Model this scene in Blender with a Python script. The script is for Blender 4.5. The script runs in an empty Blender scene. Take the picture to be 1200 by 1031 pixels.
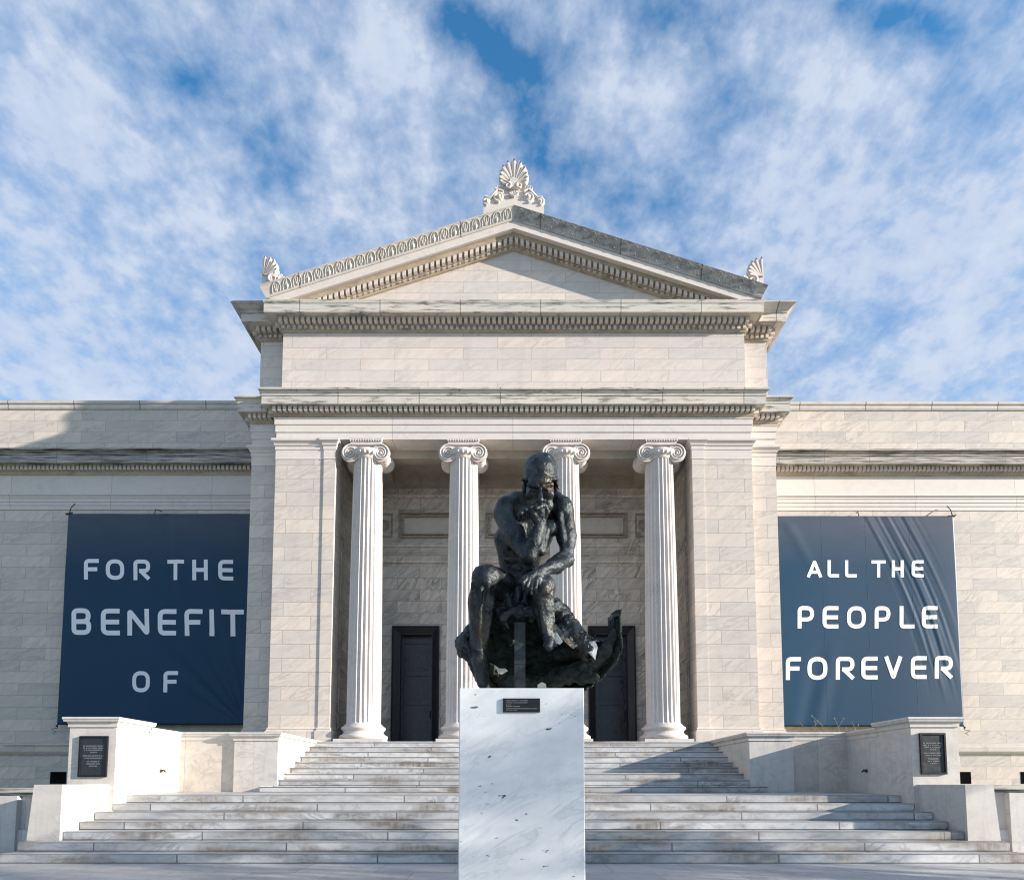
import bpy, bmesh, math, random
import numpy as np
from mathutils import Vector, Matrix
random.seed(7)
C = bpy.context.scene.collection
PI = math.pi

# ------------------------------------------------------------------ camera constants (metres; image 1200 x 1031)
F, PX, PY, TH, EYE = 725.0, 602.0, 864.7, 0.073, 1.33
cT, sT = math.cos(TH), math.sin(TH)
def pt(u, v, Y):
    """real-world X, Z of something seen at photo position (u, v) that stands at distance Y"""
    cx = (u-PX)/F; cy = (PY-v)/F
    t = Y/(cT-cy*sT)
    return cx*t, EYE+t*(sT+cy*cT)
def zz(v, Y): return pt(PX, v, Y)[1]
def xx(u, v, Y): return pt(u, v, Y)[0]

# ------------------------------------------------------------------ object helpers
class MB:
    def __init__(s): s.v = []; s.f = []; s.s = []
    def add(s, verts, faces, smooth=False):
        b = len(s.v); s.v += [tuple(p) for p in verts]
        s.f += [tuple(i+b for i in f) for f in faces]; s.s += [smooth]*len(faces)
    def box(s, x0, x1, y0, y1, z0, z1):
        v = [(x, y, z) for z in (z0, z1) for y in (y0, y1) for x in (x0, x1)]
        s.add(v, [(0,2,3,1), (4,5,7,6), (0,1,5,4), (2,6,7,3), (0,4,6,2), (1,3,7,5)])
    def obox(s, o, ax, ay, az):
        o, ax, ay, az = map(Vector, (o, ax, ay, az))
        v = [o+ax*i+ay*j+az*k for k in (0, 1) for j in (0, 1) for i in (0, 1)]
        s.add(v, [(0,2,3,1), (4,5,7,6), (0,1,5,4), (2,6,7,3), (0,4,6,2), (1,3,7,5)])
    def grid(s, rows, closed_u=False, closed_v=False, smooth=True):
        n, m = len(rows), len(rows[0]); v = [p for r in rows for p in r]; f = []
        for i in range(n if closed_v else n-1):
            for j in range(m if closed_u else m-1):
                a = i*m+j; b = i*m+(j+1) % m; c = ((i+1) % n)*m+(j+1) % m; d = ((i+1) % n)*m+j
                f.append((a, b, c, d))
        s.add(v, f, smooth)
    def lathe(s, prof, c, n=48, smooth=True, axis='z', caps=True):
        rows = []
        for r, h in prof:
            row = []
            for k in range(n):
                a = 2*PI*k/n
                if axis == 'z': row.append((c[0]+r*math.cos(a), c[1]+r*math.sin(a), c[2]+h))
                else: row.append((c[0]+r*math.cos(a), c[1]+h, c[2]+r*math.sin(a)))
            rows.append(row)
        s.grid(rows, closed_u=True, smooth=smooth)
        if caps:
            s.add(rows[0], [tuple(range(n))[::-1]]); s.add(rows[-1], [tuple(range(n))])
    def tube(s, pts, r, n=8, smooth=True):
        pts = [Vector(p) for p in pts]; rows = []
        rr = r if isinstance(r, (list, tuple)) else [r]*len(pts)
        up = None
        for i, p in enumerate(pts):
            d = (pts[min(i+1, len(pts)-1)]-pts[max(i-1, 0)]).normalized()
            if up is None: up = Vector((0, 0, 1)) if abs(d.z) < .9 else Vector((1, 0, 0))
            a = d.cross(up).normalized(); b = a.cross(d).normalized(); up = b
            rows.append([p+a*math.cos(2*PI*k/n)*rr[i]+b*math.sin(2*PI*k/n)*rr[i] for k in range(n)])
        s.grid(rows, closed_u=True, smooth=smooth)
        s.add(rows[0], [tuple(range(n))]); s.add(rows[-1], [tuple(range(n))[::-1]])
    def ball(s, c, r, n=12, m=8):
        rx, ry, rz = r if isinstance(r, (list, tuple)) else (r, r, r)
        rows = []
        for i in range(m+1):
            t = PI*i/m
            t = min(max(t, .02), PI-.02)
            rows.append([(c[0]+rx*math.sin(t)*math.cos(2*PI*k/n), c[1]+ry*math.sin(t)*math.sin(2*PI*k/n), c[2]-rz*math.cos(t)) for k in range(n)])
        s.grid(rows, closed_u=True)
        s.add(rows[0], [tuple(range(n))]); s.add(rows[-1], [tuple(range(n))])
    def prism(s, poly, axis, a, b):
        """polygon extruded along an axis. axis 'x': poly is (y,z); 'y': (x,z); 'z': (x,y)"""
        def P(p, t): return (t, p[0], p[1]) if axis == 'x' else (p[0], t, p[1]) if axis == 'y' else (p[0], p[1], t)
        n = len(poly)
        s.add([P(p, a) for p in poly]+[P(p, b) for p in poly],
              [tuple(range(n))[::-1], tuple(range(n, 2*n))]+[(i, (i+1) % n, n+(i+1) % n, n+i) for i in range(n)])
    def sweep(s, path, prof, caps=True):
        """profile (out, z) swept along a plan path (x, y); outward is to the right of travel"""
        n = len(path); offs = []
        for i in range(n):
            ns = []
            if i > 0: d = (Vector(path[i])-Vector(path[i-1])).normalized(); ns.append(Vector((d.y, -d.x)))
            if i < n-1: d = (Vector(path[i+1])-Vector(path[i])).normalized(); ns.append(Vector((d.y, -d.x)))
            offs.append(ns[0] if len(ns) == 1 else (ns[0]+ns[1])/(1+ns[0].dot(ns[1])))
        rows = [[(path[i][0]+offs[i].x*o, path[i][1]+offs[i].y*o, z) for i in range(n)] for o, z in prof]
        s.grid(rows, smooth=False)
        if caps:
            m = len(prof)
            s.add([r[0] for r in rows], [tuple(range(m))]); s.add([r[-1] for r in rows], [tuple(range(m))[::-1]])
    def blocks(s, path, out, depth, z0, z1, pitch, width):
        """a course of small blocks standing proud of a band at offset `out` by `depth`"""
        n = len(path)
        for i in range(n-1):
            a, b = Vector(path[i]), Vector(path[i+1]); d = (b-a).normalized(); nn = Vector((d.y, -d.x))
            def turn(j):
                if j <= 0 or j >= n-1: return 0
                d1 = (Vector(path[j])-Vector(path[j-1])).normalized(); d2 = (Vector(path[j+1])-Vector(path[j])).normalized()
                return d1.x*d2.y-d1.y*d2.x
            ext0 = (out if turn(i) > 0 else -out-depth if turn(i) < 0 else 0); ext1 = (out if turn(i+1) > 0 else -out-depth if turn(i+1) < 0 else 0)
            A = a-d*ext0; B = b+d*ext1; L = (B-A).dot(d)
            if L < pitch: continue
            k = max(1, round(L/pitch)); p = L/k
            for q in range(k):
                o = A+d*(q*p+(p-width)/2)+nn*(out-.01)
                s.obox((o.x, o.y, z0), (d.x*width, d.y*width, 0), (nn.x*(depth+.01), nn.y*(depth+.01), 0), (0, 0, z1-z0))
    def build(s, name, mat, parent=None, smooth_all=None):
        me = bpy.data.meshes.new(name); me.from_pydata(s.v, [], s.f); 
        me.polygons.foreach_set('use_smooth', s.s if smooth_all is None else [smooth_all]*len(s.f))
        bm = bmesh.new(); bm.from_mesh(me); bmesh.ops.recalc_face_normals(bm, faces=bm.faces); bm.to_mesh(me); bm.free()
        me.materials.append(mat)
        o = bpy.data.objects.new(name, me); C.objects.link(o)
        if parent: attach(o, parent)
        return o
ORIG = {}
def attach(o, parent):
    o.parent = parent
    L = ORIG.get(parent.name, Vector((0, 0, 0)))
    o.matrix_parent_inverse = Matrix.Translation(-L)
def thing(name, label, cat, loc=(0, 0, 0), group=None):
    o = bpy.data.objects.new(name, None); C.objects.link(o); o.location = loc; o.empty_display_size = .2
    ORIG[o.name] = Vector(loc)
    return tag(o, label, cat, group)
def tag(o, label, cat, group=None):
    o['label'] = label; o['category'] = cat
    if group: o['group'] = group
    return o
def struct(o): o['kind'] = 'structure'; return o

# ------------------------------------------------------------------ materials
class NT:
    def __init__(s, name):
        s.m = bpy.data.materials.new(name); s.m.use_nodes = True; s.t = s.m.node_tree
        s.bsdf = s.t.nodes['Principled BSDF']
    def n(s, typ, **kw):
        nd = s.t.nodes.new(typ)
        for k, v in kw.items():
            if k.startswith('i_'):
                key = k[2:]; key = int(key) if key.isdigit() else key.replace('_', ' ')
                s.set(nd.inputs[key], v)
            else: setattr(nd, k, v)
        return nd
    def set(s, sock, v):
        if isinstance(v, bpy.types.NodeSocket): s.t.links.new(v, sock)
        else: sock.default_value = v
    def math(s, op, a, b=0.0, c=None, clamp=False):
        nd = s.n('ShaderNodeMath', operation=op, use_clamp=clamp); s.set(nd.inputs[0], a); s.set(nd.inputs[1], b)
        if c is not None: s.set(nd.inputs[2], c)
        return nd.outputs[0]
    def mix(s, f, a, b, blend='MIX'):
        nd = s.n('ShaderNodeMix', data_type='RGBA', blend_type=blend); s.set(nd.inputs['Factor'], f)
        s.set(nd.inputs[6], a if isinstance(a, bpy.types.NodeSocket) else (*a[:3], 1)); s.set(nd.inputs[7], b if isinstance(b, bpy.types.NodeSocket) else (*b[:3], 1))
        return nd.outputs[2]
    def noise(s, vec, scale, detail=4, rough=.55, dist=0):
        nd = s.n('ShaderNodeTexNoise'); s.set(nd.inputs['Vector'], vec); nd.inputs['Scale'].default_value = scale
        nd.inputs['Detail'].default_value = detail; nd.inputs['Roughness'].default_value = rough; nd.inputs['Distortion'].default_value = dist
        return nd.outputs['Fac']
    def ramp(s, v, a, b, lo=0., hi=1.):
        nd = s.n('ShaderNodeMapRange'); nd.clamp = True; s.set(nd.inputs[0], v)
        for i, q in enumerate((a, b, lo, hi)): nd.inputs[i+1].default_value = q
        return nd.outputs[0]
    def scale(s, vec, sc, add=None):
        nd = s.n('ShaderNodeVectorMath', operation='MULTIPLY'); s.set(nd.inputs[0], vec); nd.inputs[1].default_value = sc
        if add is None: return nd.outputs[0]
        n2 = s.n('ShaderNodeVectorMath', operation='ADD'); s.set(n2.inputs[0], nd.outputs[0]); s.set(n2.inputs[1], add)
        return n2.outputs[0]

def stone(name, base, course=None, blen=1.3, var=.08, vein=.35, veincol=(.27, .27, .28), joint=.45, off=(0, 0), mort=.008,
          dirt=0., dirtcol=(.07, .065, .06), dscale=(1.2, 1.2, .25), dthr=(.52, .72), stain=0., staincol=(.22, .16, .10), rough=.55, vs=1.0, tint=(1.05, 1.0, .95), bump=.15,
          diag=None, speck=0.):
    t = NT(name); pos = t.n('ShaderNodeTexCoord').outputs['Object']; sep = t.n('ShaderNodeSeparateXYZ'); t.set(sep.inputs[0], pos)
    nrm = t.n('ShaderNodeSeparateXYZ'); t.set(nrm.inputs[0], t.n('ShaderNodeNewGeometry').outputs['Normal'])
    sx = t.math('GREATER_THAN', t.math('ABSOLUTE', nrm.outputs[0]), .7); sz = t.math('GREATER_THAN', t.math('ABSOLUTE', nrm.outputs[2]), .8)
    def lerp(a, b, f): return t.math('ADD', t.math('MULTIPLY', a, t.math('SUBTRACT', 1., f)), t.math('MULTIPLY', b, f))
    u = lerp(sep.outputs[0], sep.outputs[1], sx); v = lerp(sep.outputs[2], sep.outputs[1], sz)
    col = None; mortar = None
    if course:
        cv = t.n('ShaderNodeCombineXYZ'); t.set(cv.inputs[0], t.math('ADD', u, off[0]+100*blen)); t.set(cv.inputs[1], t.math('ADD', v, off[1]+100*course))
        br = t.n('ShaderNodeTexBrick', offset=.5, squash=1.0); t.set(br.inputs['Vector'], cv.outputs[0])
        for k, q in (('Color1', (0, 0, 0, 1)), ('Color2', (1, 1, 1, 1)), ('Mortar', (.5, .5, .5, 1)), ('Scale', 1.), ('Mortar Size', mort), ('Mortar Smooth', .35), ('Bias', 0.), ('Brick Width', blen), ('Row Height', course)):
            br.inputs[k].default_value = q
        rnd = t.n('ShaderNodeSeparateColor'); t.set(rnd.inputs[0], br.outputs['Color']); rnd = rnd.outputs[0]; mortar = br.outputs['Fac']
        shift = t.n('ShaderNodeCombineXYZ'); t.set(shift.inputs[0], t.math('MULTIPLY', rnd, 37.)); t.set(shift.inputs[1], t.math('MULTIPLY', rnd, 19.)); t.set(shift.inputs[2], t.math('MULTIPLY', rnd, 53.)); shift = shift.outputs[0]
    else:
        rnd = t.noise(pos, .6, 2); shift = (0, 0, 0)
    if diag:
        rt = t.n('ShaderNodeVectorRotate', rotation_type='Y_AXIS'); t.set(rt.inputs['Vector'], pos)
        t.set(rt.inputs['Angle'], t.math('MULTIPLY', t.math('SUBTRACT', rnd, -.5), diag) if course else diag)
        vp = t.scale(rt.outputs[0], (.55, 1., 2.2), shift)
    else: vp = t.scale(pos, (1., 1., 1.6), shift)
    n1 = t.noise(vp, 1.1*vs, 6, .6, 1.6)
    ridge = t.ramp(t.math('ABSOLUTE', t.math('SUBTRACT', n1, .5)), 0.0, .045, 1, 0)
    mask = t.ramp(t.noise(vp, .7*vs, 3), .42, .66)
    cloud = t.ramp(t.noise(vp, 2.3*vs, 7, .65, .8), .40, .75)
    fine = t.noise(pos, 14., 6, .7)
    b = Vector(base)
    lo = tuple(b*(1-var)); hi = tuple(Vector((b.x*tint[0], b.y*tint[1], b.z*tint[2]))*(1+var*.6))
    col = t.mix(rnd, lo, hi)
    col = t.mix(t.math('MULTIPLY', cloud, vein*.75), col, veincol)
    col = t.mix(t.math('MULTIPLY', t.math('MULTIPLY', ridge, mask), vein), col, tuple(Vector(veincol)*.75))
    col = t.mix(t.ramp(fine, .3, .75, .0, .16), col, tuple(b*.55))
    if speck:
        sp = t.ramp(t.noise(t.scale(pos, (9, 9, 22), shift), 1.3, 2, .5, .4), .70, .74)
        col = t.mix(t.math('MULTIPLY', sp, speck), col, (.05, .055, .065))
    if stain:
        s1 = t.ramp(t.noise(t.scale(pos, (.55, .55, 2.2)), 1.2, 5, .6, .5), .49, .66)
        s2 = t.noise(t.scale(pos, (5, 5, 1.)), 2., 4)
        col = t.mix(t.math('MULTIPLY', t.math('MULTIPLY', s1, t.ramp(s2, .3, .6, .35, 1)), stain), col, staincol)
    if dirt:
        d1 = t.ramp(t.noise(t.scale(pos, dscale), 2.2, 7, .68, .3), dthr[0], dthr[1])
        col = t.mix(t.math('MULTIPLY', d1, dirt), col, dirtcol)
    if mortar is not None:
        col = t.mix(t.math('MULTIPLY', mortar, joint), col, tuple(Vector(base)*.22))
    t.set(t.bsdf.inputs['Base Color'], col); t.set(t.bsdf.inputs['Roughness'], t.ramp(fine, .2, .8, rough-.08, rough+.12))
    h = t.math('ADD', t.math('MULTIPLY', fine, .25), t.math('MULTIPLY', n1, .2))
    if mortar is not None: h = t.math('SUBTRACT', h, t.math('MULTIPLY', mortar, .8))
    bp = t.n('ShaderNodeBump'); bp.inputs['Strength'].default_value = bump; bp.inputs['Distance'].default_value = .02; t.set(bp.inputs['Height'], h)
    t.set(t.bsdf.inputs['Normal'], bp.outputs[0])
    return t.m
WARM = (.63, .57, .508)
M = {}
M['ashlar'] = stone('ashlar_marble', WARM, .42, 1.62, var=.10, vein=.42, off=(.35, .03), joint=.62, diag=.5, dirt=.14, dscale=(1.6, 1.6, .2), dirtcol=(.25, .23, .2))
M['attic'] = stone('attic_marble', (.655, .595, .55), .36, 2.1, var=.07, vein=.32, off=(.5, .1), joint=.5, diag=.5, dirt=.14, dscale=(1.6, 1.6, .2), dirtcol=(.25, .23, .2))
M['wing'] = stone('wing_marble', WARM, .423, 1.75, var=.13, vein=.5, off=(.1, .2), joint=.6, diag=.5, dirt=.15, dscale=(1.6, 1.6, .2), dirtcol=(.25, .23, .2))
M['inner'] = stone('portico_marble', (.68, .635, .57), .40, 1.5, var=.16, vein=.85, off=(.2, .1), joint=.75, veincol=(.2, .19, .18), diag=.8)
M['panel'] = stone('panel_marble', (.60, .57, .51), None, vein=.4)
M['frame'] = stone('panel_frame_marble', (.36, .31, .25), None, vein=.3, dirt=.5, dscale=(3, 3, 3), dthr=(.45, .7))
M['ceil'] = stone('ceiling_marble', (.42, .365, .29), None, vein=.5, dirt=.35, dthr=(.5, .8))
M['plain'] = stone('carved_marble', (.675, .62, .575), None, var=.06, vein=.20)
M['column'] = stone('column_marble', (.63, .585, .55), None, var=.08, vein=.26, dirt=.22, dscale=(2.5, 2.5, .2), dirtcol=(.3, .27, .24), bump=.06)
M['architrave'] = stone('architrave_marble', (.68, .635, .60), 3.0, 3.65, var=.06, vein=.18, off=(1.85, .9), joint=.6, mort=.01)
M['cornice'] = stone('cornice_marble', (.60, .565, .51), 4.0, 2.42, var=.06, vein=.15, off=(.4, 1.2), joint=.75, mort=.018, dirt=.95, dirtcol=(.06, .052, .045), dscale=(.6, .6, 5.), dthr=(.51, .68))
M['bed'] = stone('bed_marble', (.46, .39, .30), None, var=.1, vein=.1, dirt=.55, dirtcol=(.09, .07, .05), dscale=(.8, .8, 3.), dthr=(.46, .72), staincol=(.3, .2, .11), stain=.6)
M['cyma'] = stone('cyma_marble', (.57, .54, .50), 4.0, 2.42, var=.05, vein=.12, off=(.4, 1.2), joint=.8, mort=.025, dirt=.32, dscale=(1.2, 1.2, 2.2), dthr=(.48, .76))
M['cyma_soot'] = stone('weathered_cyma_marble', (.55, .525, .495), 4.0, 2.42, var=.08, vein=.3, off=(.4, 1.2), joint=.8, mort=.025, dirt=.72, dscale=(1.3, 1.3, 4.), dthr=(.42, .70))
M['wingcornice'] = stone('wing_cornice_marble', (.50, .475, .43), 4.0, 1.62, var=.06, vein=.15, joint=.6, mort=.014, dirt=.95, dscale=(.4, .4, 7.), dthr=(.40, .60), off=(.2, 1.2))
M['cheek'] = stone('cheek_wall_marble', (.56, .545, .515), 4.0, 1.7, var=.06, vein=.42, off=(.3, 1.0), joint=.3, dirt=.32, dscale=(2.5, 2.5, .28), dthr=(.5, .78), dirtcol=(.2, .19, .18))
M['stainedcheek'] = stone('stained_cheek_marble', (.55, .52, .47), 4.0, 1.7, var=.08, vein=.4, off=(.3, 1.0), joint=.4, dirt=.45, dscale=(1.2, 1.2, 1.), dthr=(.42, .8), dirtcol=(.20, .165, .12))
M['step'] = stone('step_marble', (.56, .56, .555), .155, 3.35, var=.24, vein=.7, off=(.6, 0), joint=.9, mort=.016, stain=.95, staincol=(.17, .135, .10), dirt=.55, dscale=(.5, .5, 2.), dthr=(.5, .8), dirtcol=(.16, .15, .14), tint=(1.0, 1.0, 1.0), veincol=(.22, .235, .26))
M['paving'] = stone('paving_marble', (.50, .50, .50), 1.2, 1.2, var=.10, vein=.5, joint=.6, off=(.3, .2), stain=.25, vs=.7, dirt=.2, dscale=(.8, .8, .8), dirtcol=(.2, .2, .2))
M['pedestal'] = stone('pedestal_marble', (.69, .715, .725), None, var=.03, vein=.55, veincol=(.40, .46, .50), vs=1.9, rough=.35, speck=.95, diag=.5, dirt=.2, dscale=(3., 3., .5), dirtcol=(.3, .33, .35), tint=(1, 1, 1), bump=.05)
def simple(name, col, rough=.5, metal=0., nscale=6., amt=.35, bump=.1, spec=None):
    t = NT(name); pos = t.n('ShaderNodeTexCoord').outputs['Object']; f = t.noise(pos, nscale, 6, .65)
    b = Vector(col); t.set(t.bsdf.inputs['Base Color'], t.mix(t.ramp(f, .3, .7), tuple(b*(1-amt)), tuple(b*(1+amt))))
    t.set(t.bsdf.inputs['Roughness'], t.ramp(f, .2, .8, max(.05, rough-.12), min(1, rough+.12))); t.bsdf.inputs['Metallic'].default_value = metal
    bp = t.n('ShaderNodeBump'); bp.inputs['Strength'].default_value = bump; bp.inputs['Distance'].default_value = .01; t.set(bp.inputs['Height'], f); t.set(t.bsdf.inputs['Normal'], bp.outputs[0])
    return t.m
M['door'] = simple('door_bronze', (.034, .036, .042), .3, .35, 5, .4)
M['doorframe'] = simple('door_frame_bronze', (.020, .021, .027), .45, .2, 5, .3)
M['plaque'] = simple('plaque_metal', (.030, .035, .042), .38, .3, 8, .2)
M['plaquerim'] = simple('plaque_rim_metal', (.012, .012, .014), .4, .3, 8, .2)
M['plaqtext'] = simple('plaque_lettering', (.17, .18, .19), .5, .2, 8, .1)
M['dark'] = simple('dark_opening', (.008, .008, .009), .6, 0, 4, .2)
M['dark'].node_tree.nodes['Principled BSDF'].inputs['Specular IOR Level'].default_value = .0
M['rope'] = simple('black_cord', (.02, .02, .02), .7, 0, 10, .2)
M['rust'] = simple('rusty_iron', (.06, .035, .025), .7, .4, 20, .5)
M['roof'] = simple('roof_metal', (.18, .19, .19), .6, .1, 2, .2)
M['soil'] = simple('planter_soil', (.09, .07, .05), .9, 0, 9, .4)
M['letter'] = simple('printed_white', (.82, .83, .86), .55, 0, 3, .03, .02)
M['straw'] = simple('dry_grass', (.34, .27, .17), .8, 0, 12, .3)
M['bark'] = simple('tree_bark', (.10, .085, .07), .9, 0, 14, .4, .4)
M['ground'] = simple('lawn_ground', (.11, .12, .06), .95, 0, 1.2, .3)

def bronze():
    t = NT('patinated_bronze'); pos = t.n('ShaderNodeTexCoord').outputs['Object']
    a = t.noise(pos, 6., 6, .65, .6); b = t.noise(pos, 24., 5, .7); c = t.noise(t.scale(pos, (14, 14, 2.5)), 1.5, 5, .6, .4)
    col = t.mix(t.ramp(a, .38, .66), (.014, .018, .022), (.060, .068, .070))
    col = t.mix(t.math('MULTIPLY', t.ramp(c, .55, .75), .55), col, (.045, .085, .072))
    col = t.mix(t.math('MULTIPLY', t.ramp(b, .56, .68), .5), col, (.15, .16, .15))
    col = t.mix(t.math('MULTIPLY', t.ramp(t.noise(pos, 3.1, 3), .55, .7), .5), col, (.085, .055, .03))
    t.set(t.bsdf.inputs['Base Color'], col); t.bsdf.inputs['Metallic'].default_value = .72
    t.set(t.bsdf.inputs['Roughness'], t.ramp(b, .3, .7, .22, .52))
    h = t.math('ADD', t.math('MULTIPLY', t.noise(pos, 13., 5, .62, .5), 1.0), t.math('MULTIPLY', t.noise(pos, 42., 4, .65, .3), .55))
    bp = t.n('ShaderNodeBump'); bp.inputs['Strength'].default_value = .5; bp.inputs['Distance'].default_value = .028; t.set(bp.inputs['Height'], h); t.set(t.bsdf.inputs['Normal'], bp.outputs[0])
    return t.m
M['bronze'] = bronze()
M['bronze_core'] = simple('rough_cast_bronze', (.040, .050, .043), .7, .4, 13, .85, 1.)
M['bronze_core'].node_tree.nodes['Principled BSDF'].inputs['Specular IOR Level'].default_value = .15
M['torn'] = simple('bare_torn_bronze', (.30, .34, .34), .45, .5, 14, .4, .3)
M['sun_spot'] = simple('sunlit_bronze_spot', (.55, .50, .38), .35, .6, 30, .25, .3)  # cream colour stands in for patches of sunlight on the bronze base
M['post'] = simple('support_post_metal', (.028, .036, .038), .5, .4, 12, .7, .4)

def banner_mat():
    t = NT('banner_vinyl'); pos = t.n('ShaderNodeTexCoord').outputs['Object']; sep = t.n('ShaderNodeSeparateXYZ'); t.set(sep.inputs[0], pos)
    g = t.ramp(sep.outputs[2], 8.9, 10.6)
    col = t.mix(g, (.004, .044, .097), (.058, .078, .114))                    # base colour fades to lilac towards the top
    col = t.mix(t.ramp(t.noise(t.scale(pos, (.6, .6, 2.)), 2., 4), .35, .7, 0, .25), col, (.010, .035, .07))
    t.set(t.bsdf.inputs['Base Color'], col); t.bsdf.inputs['Roughness'].default_value = .5; t.bsdf.inputs['Specular IOR Level'].default_value = .28
    weave = t.noise(pos, 60., 3); bp = t.n('ShaderNodeBump'); bp.inputs['Strength'].default_value = .08; bp.inputs['Distance'].default_value = .01
    t.set(bp.inputs['Height'], t.math('ADD', weave, t.math('MULTIPLY', t.noise(pos, 3., 4), 2.))); t.set(t.bsdf.inputs['Normal'], bp.outputs[0])
    return t.m
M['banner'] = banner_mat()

# ------------------------------------------------------------------ layout (metres)
Y0, T1, T2, LAND, R = 10.45, .41, .37, 1.63, .155
Y7 = Y0+6*T1; Y1 = Y7+LAND; SL = .0235
ZL0 = 7*R; ZL1 = ZL0+SL*LAND; YP = Y1+8*T2; ZP = ZL1+9*R
YF, YREC, YAT, YATR = 18.0, 18.38, 18.08, 18.46
YB, YW = 20.6, 21.8
XF, XREC, XAT, XATR = 7.18, 8.07, 7.09, 7.93
XAO, XAI = 5.72, 5.37           # antae outer and inner faces

# ------------------------------------------------------------------ ground
m = MB(); m.add([(-260, -120, -.03), (260, -120, -.03), (260, 320, -.03), (-260, 320, -.03)], [(0, 1, 2, 3)]); struct(m.build('ground', M['ground']))
m = MB(); m.add([(-15, -14, 0), (15, -14, 0), (15, Y0+1.8, 0), (-15, Y0+1.8, 0)], [(0, 1, 2, 3)]); struct(m.build('paving', M['paving']))

# ------------------------------------------------------------------ staircase
st = thing('staircase', 'broad flight of weathered grey marble steps rising to the portico', 'staircase', (0, Y0, 0))
def step(x, yf, yb, z0, z1, zb=None, rec=True):
    zb = z1 if zb is None else zb
    poly = [(yf+.02, z0-.02), (yf+.02, z0+.013), (yf, z0+.016), (yf, z1-.008), (yf+.008, z1), (yb, zb), (yb, z0-.02)]
    b = MB(); b.prism(poly, 'x', -x, x); return b
ends = [8.65, 8.62, 8.13, 8.13, 8.13, 8.06, 8.06]
for k in range(1, 8):
    yf = Y0+(k-1)*T1; yb = yf+T1+.12 if k < 7 else Y1+.6
    if k == 1: yb = 12.4
    step(ends[k-1], yf, yb, (k-1)*R, k*R, (ZL0+SL*(Y1+.6-Y7)) if k == 7 else None).build('landing' if k == 7 else 'step', M['step'], st)
for j in range(1, 10):
    yf = Y1+(j-1)*T2; yb = yf+T2+.12 if j < 9 else YB+.6
    x = 5.95 if j == 1 else 5.70
    step(x, yf, yb, ZL1+(j-1)*R, ZL1+j*R).build('step' if j < 9 else 'top_landing', M['step'], st)

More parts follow.
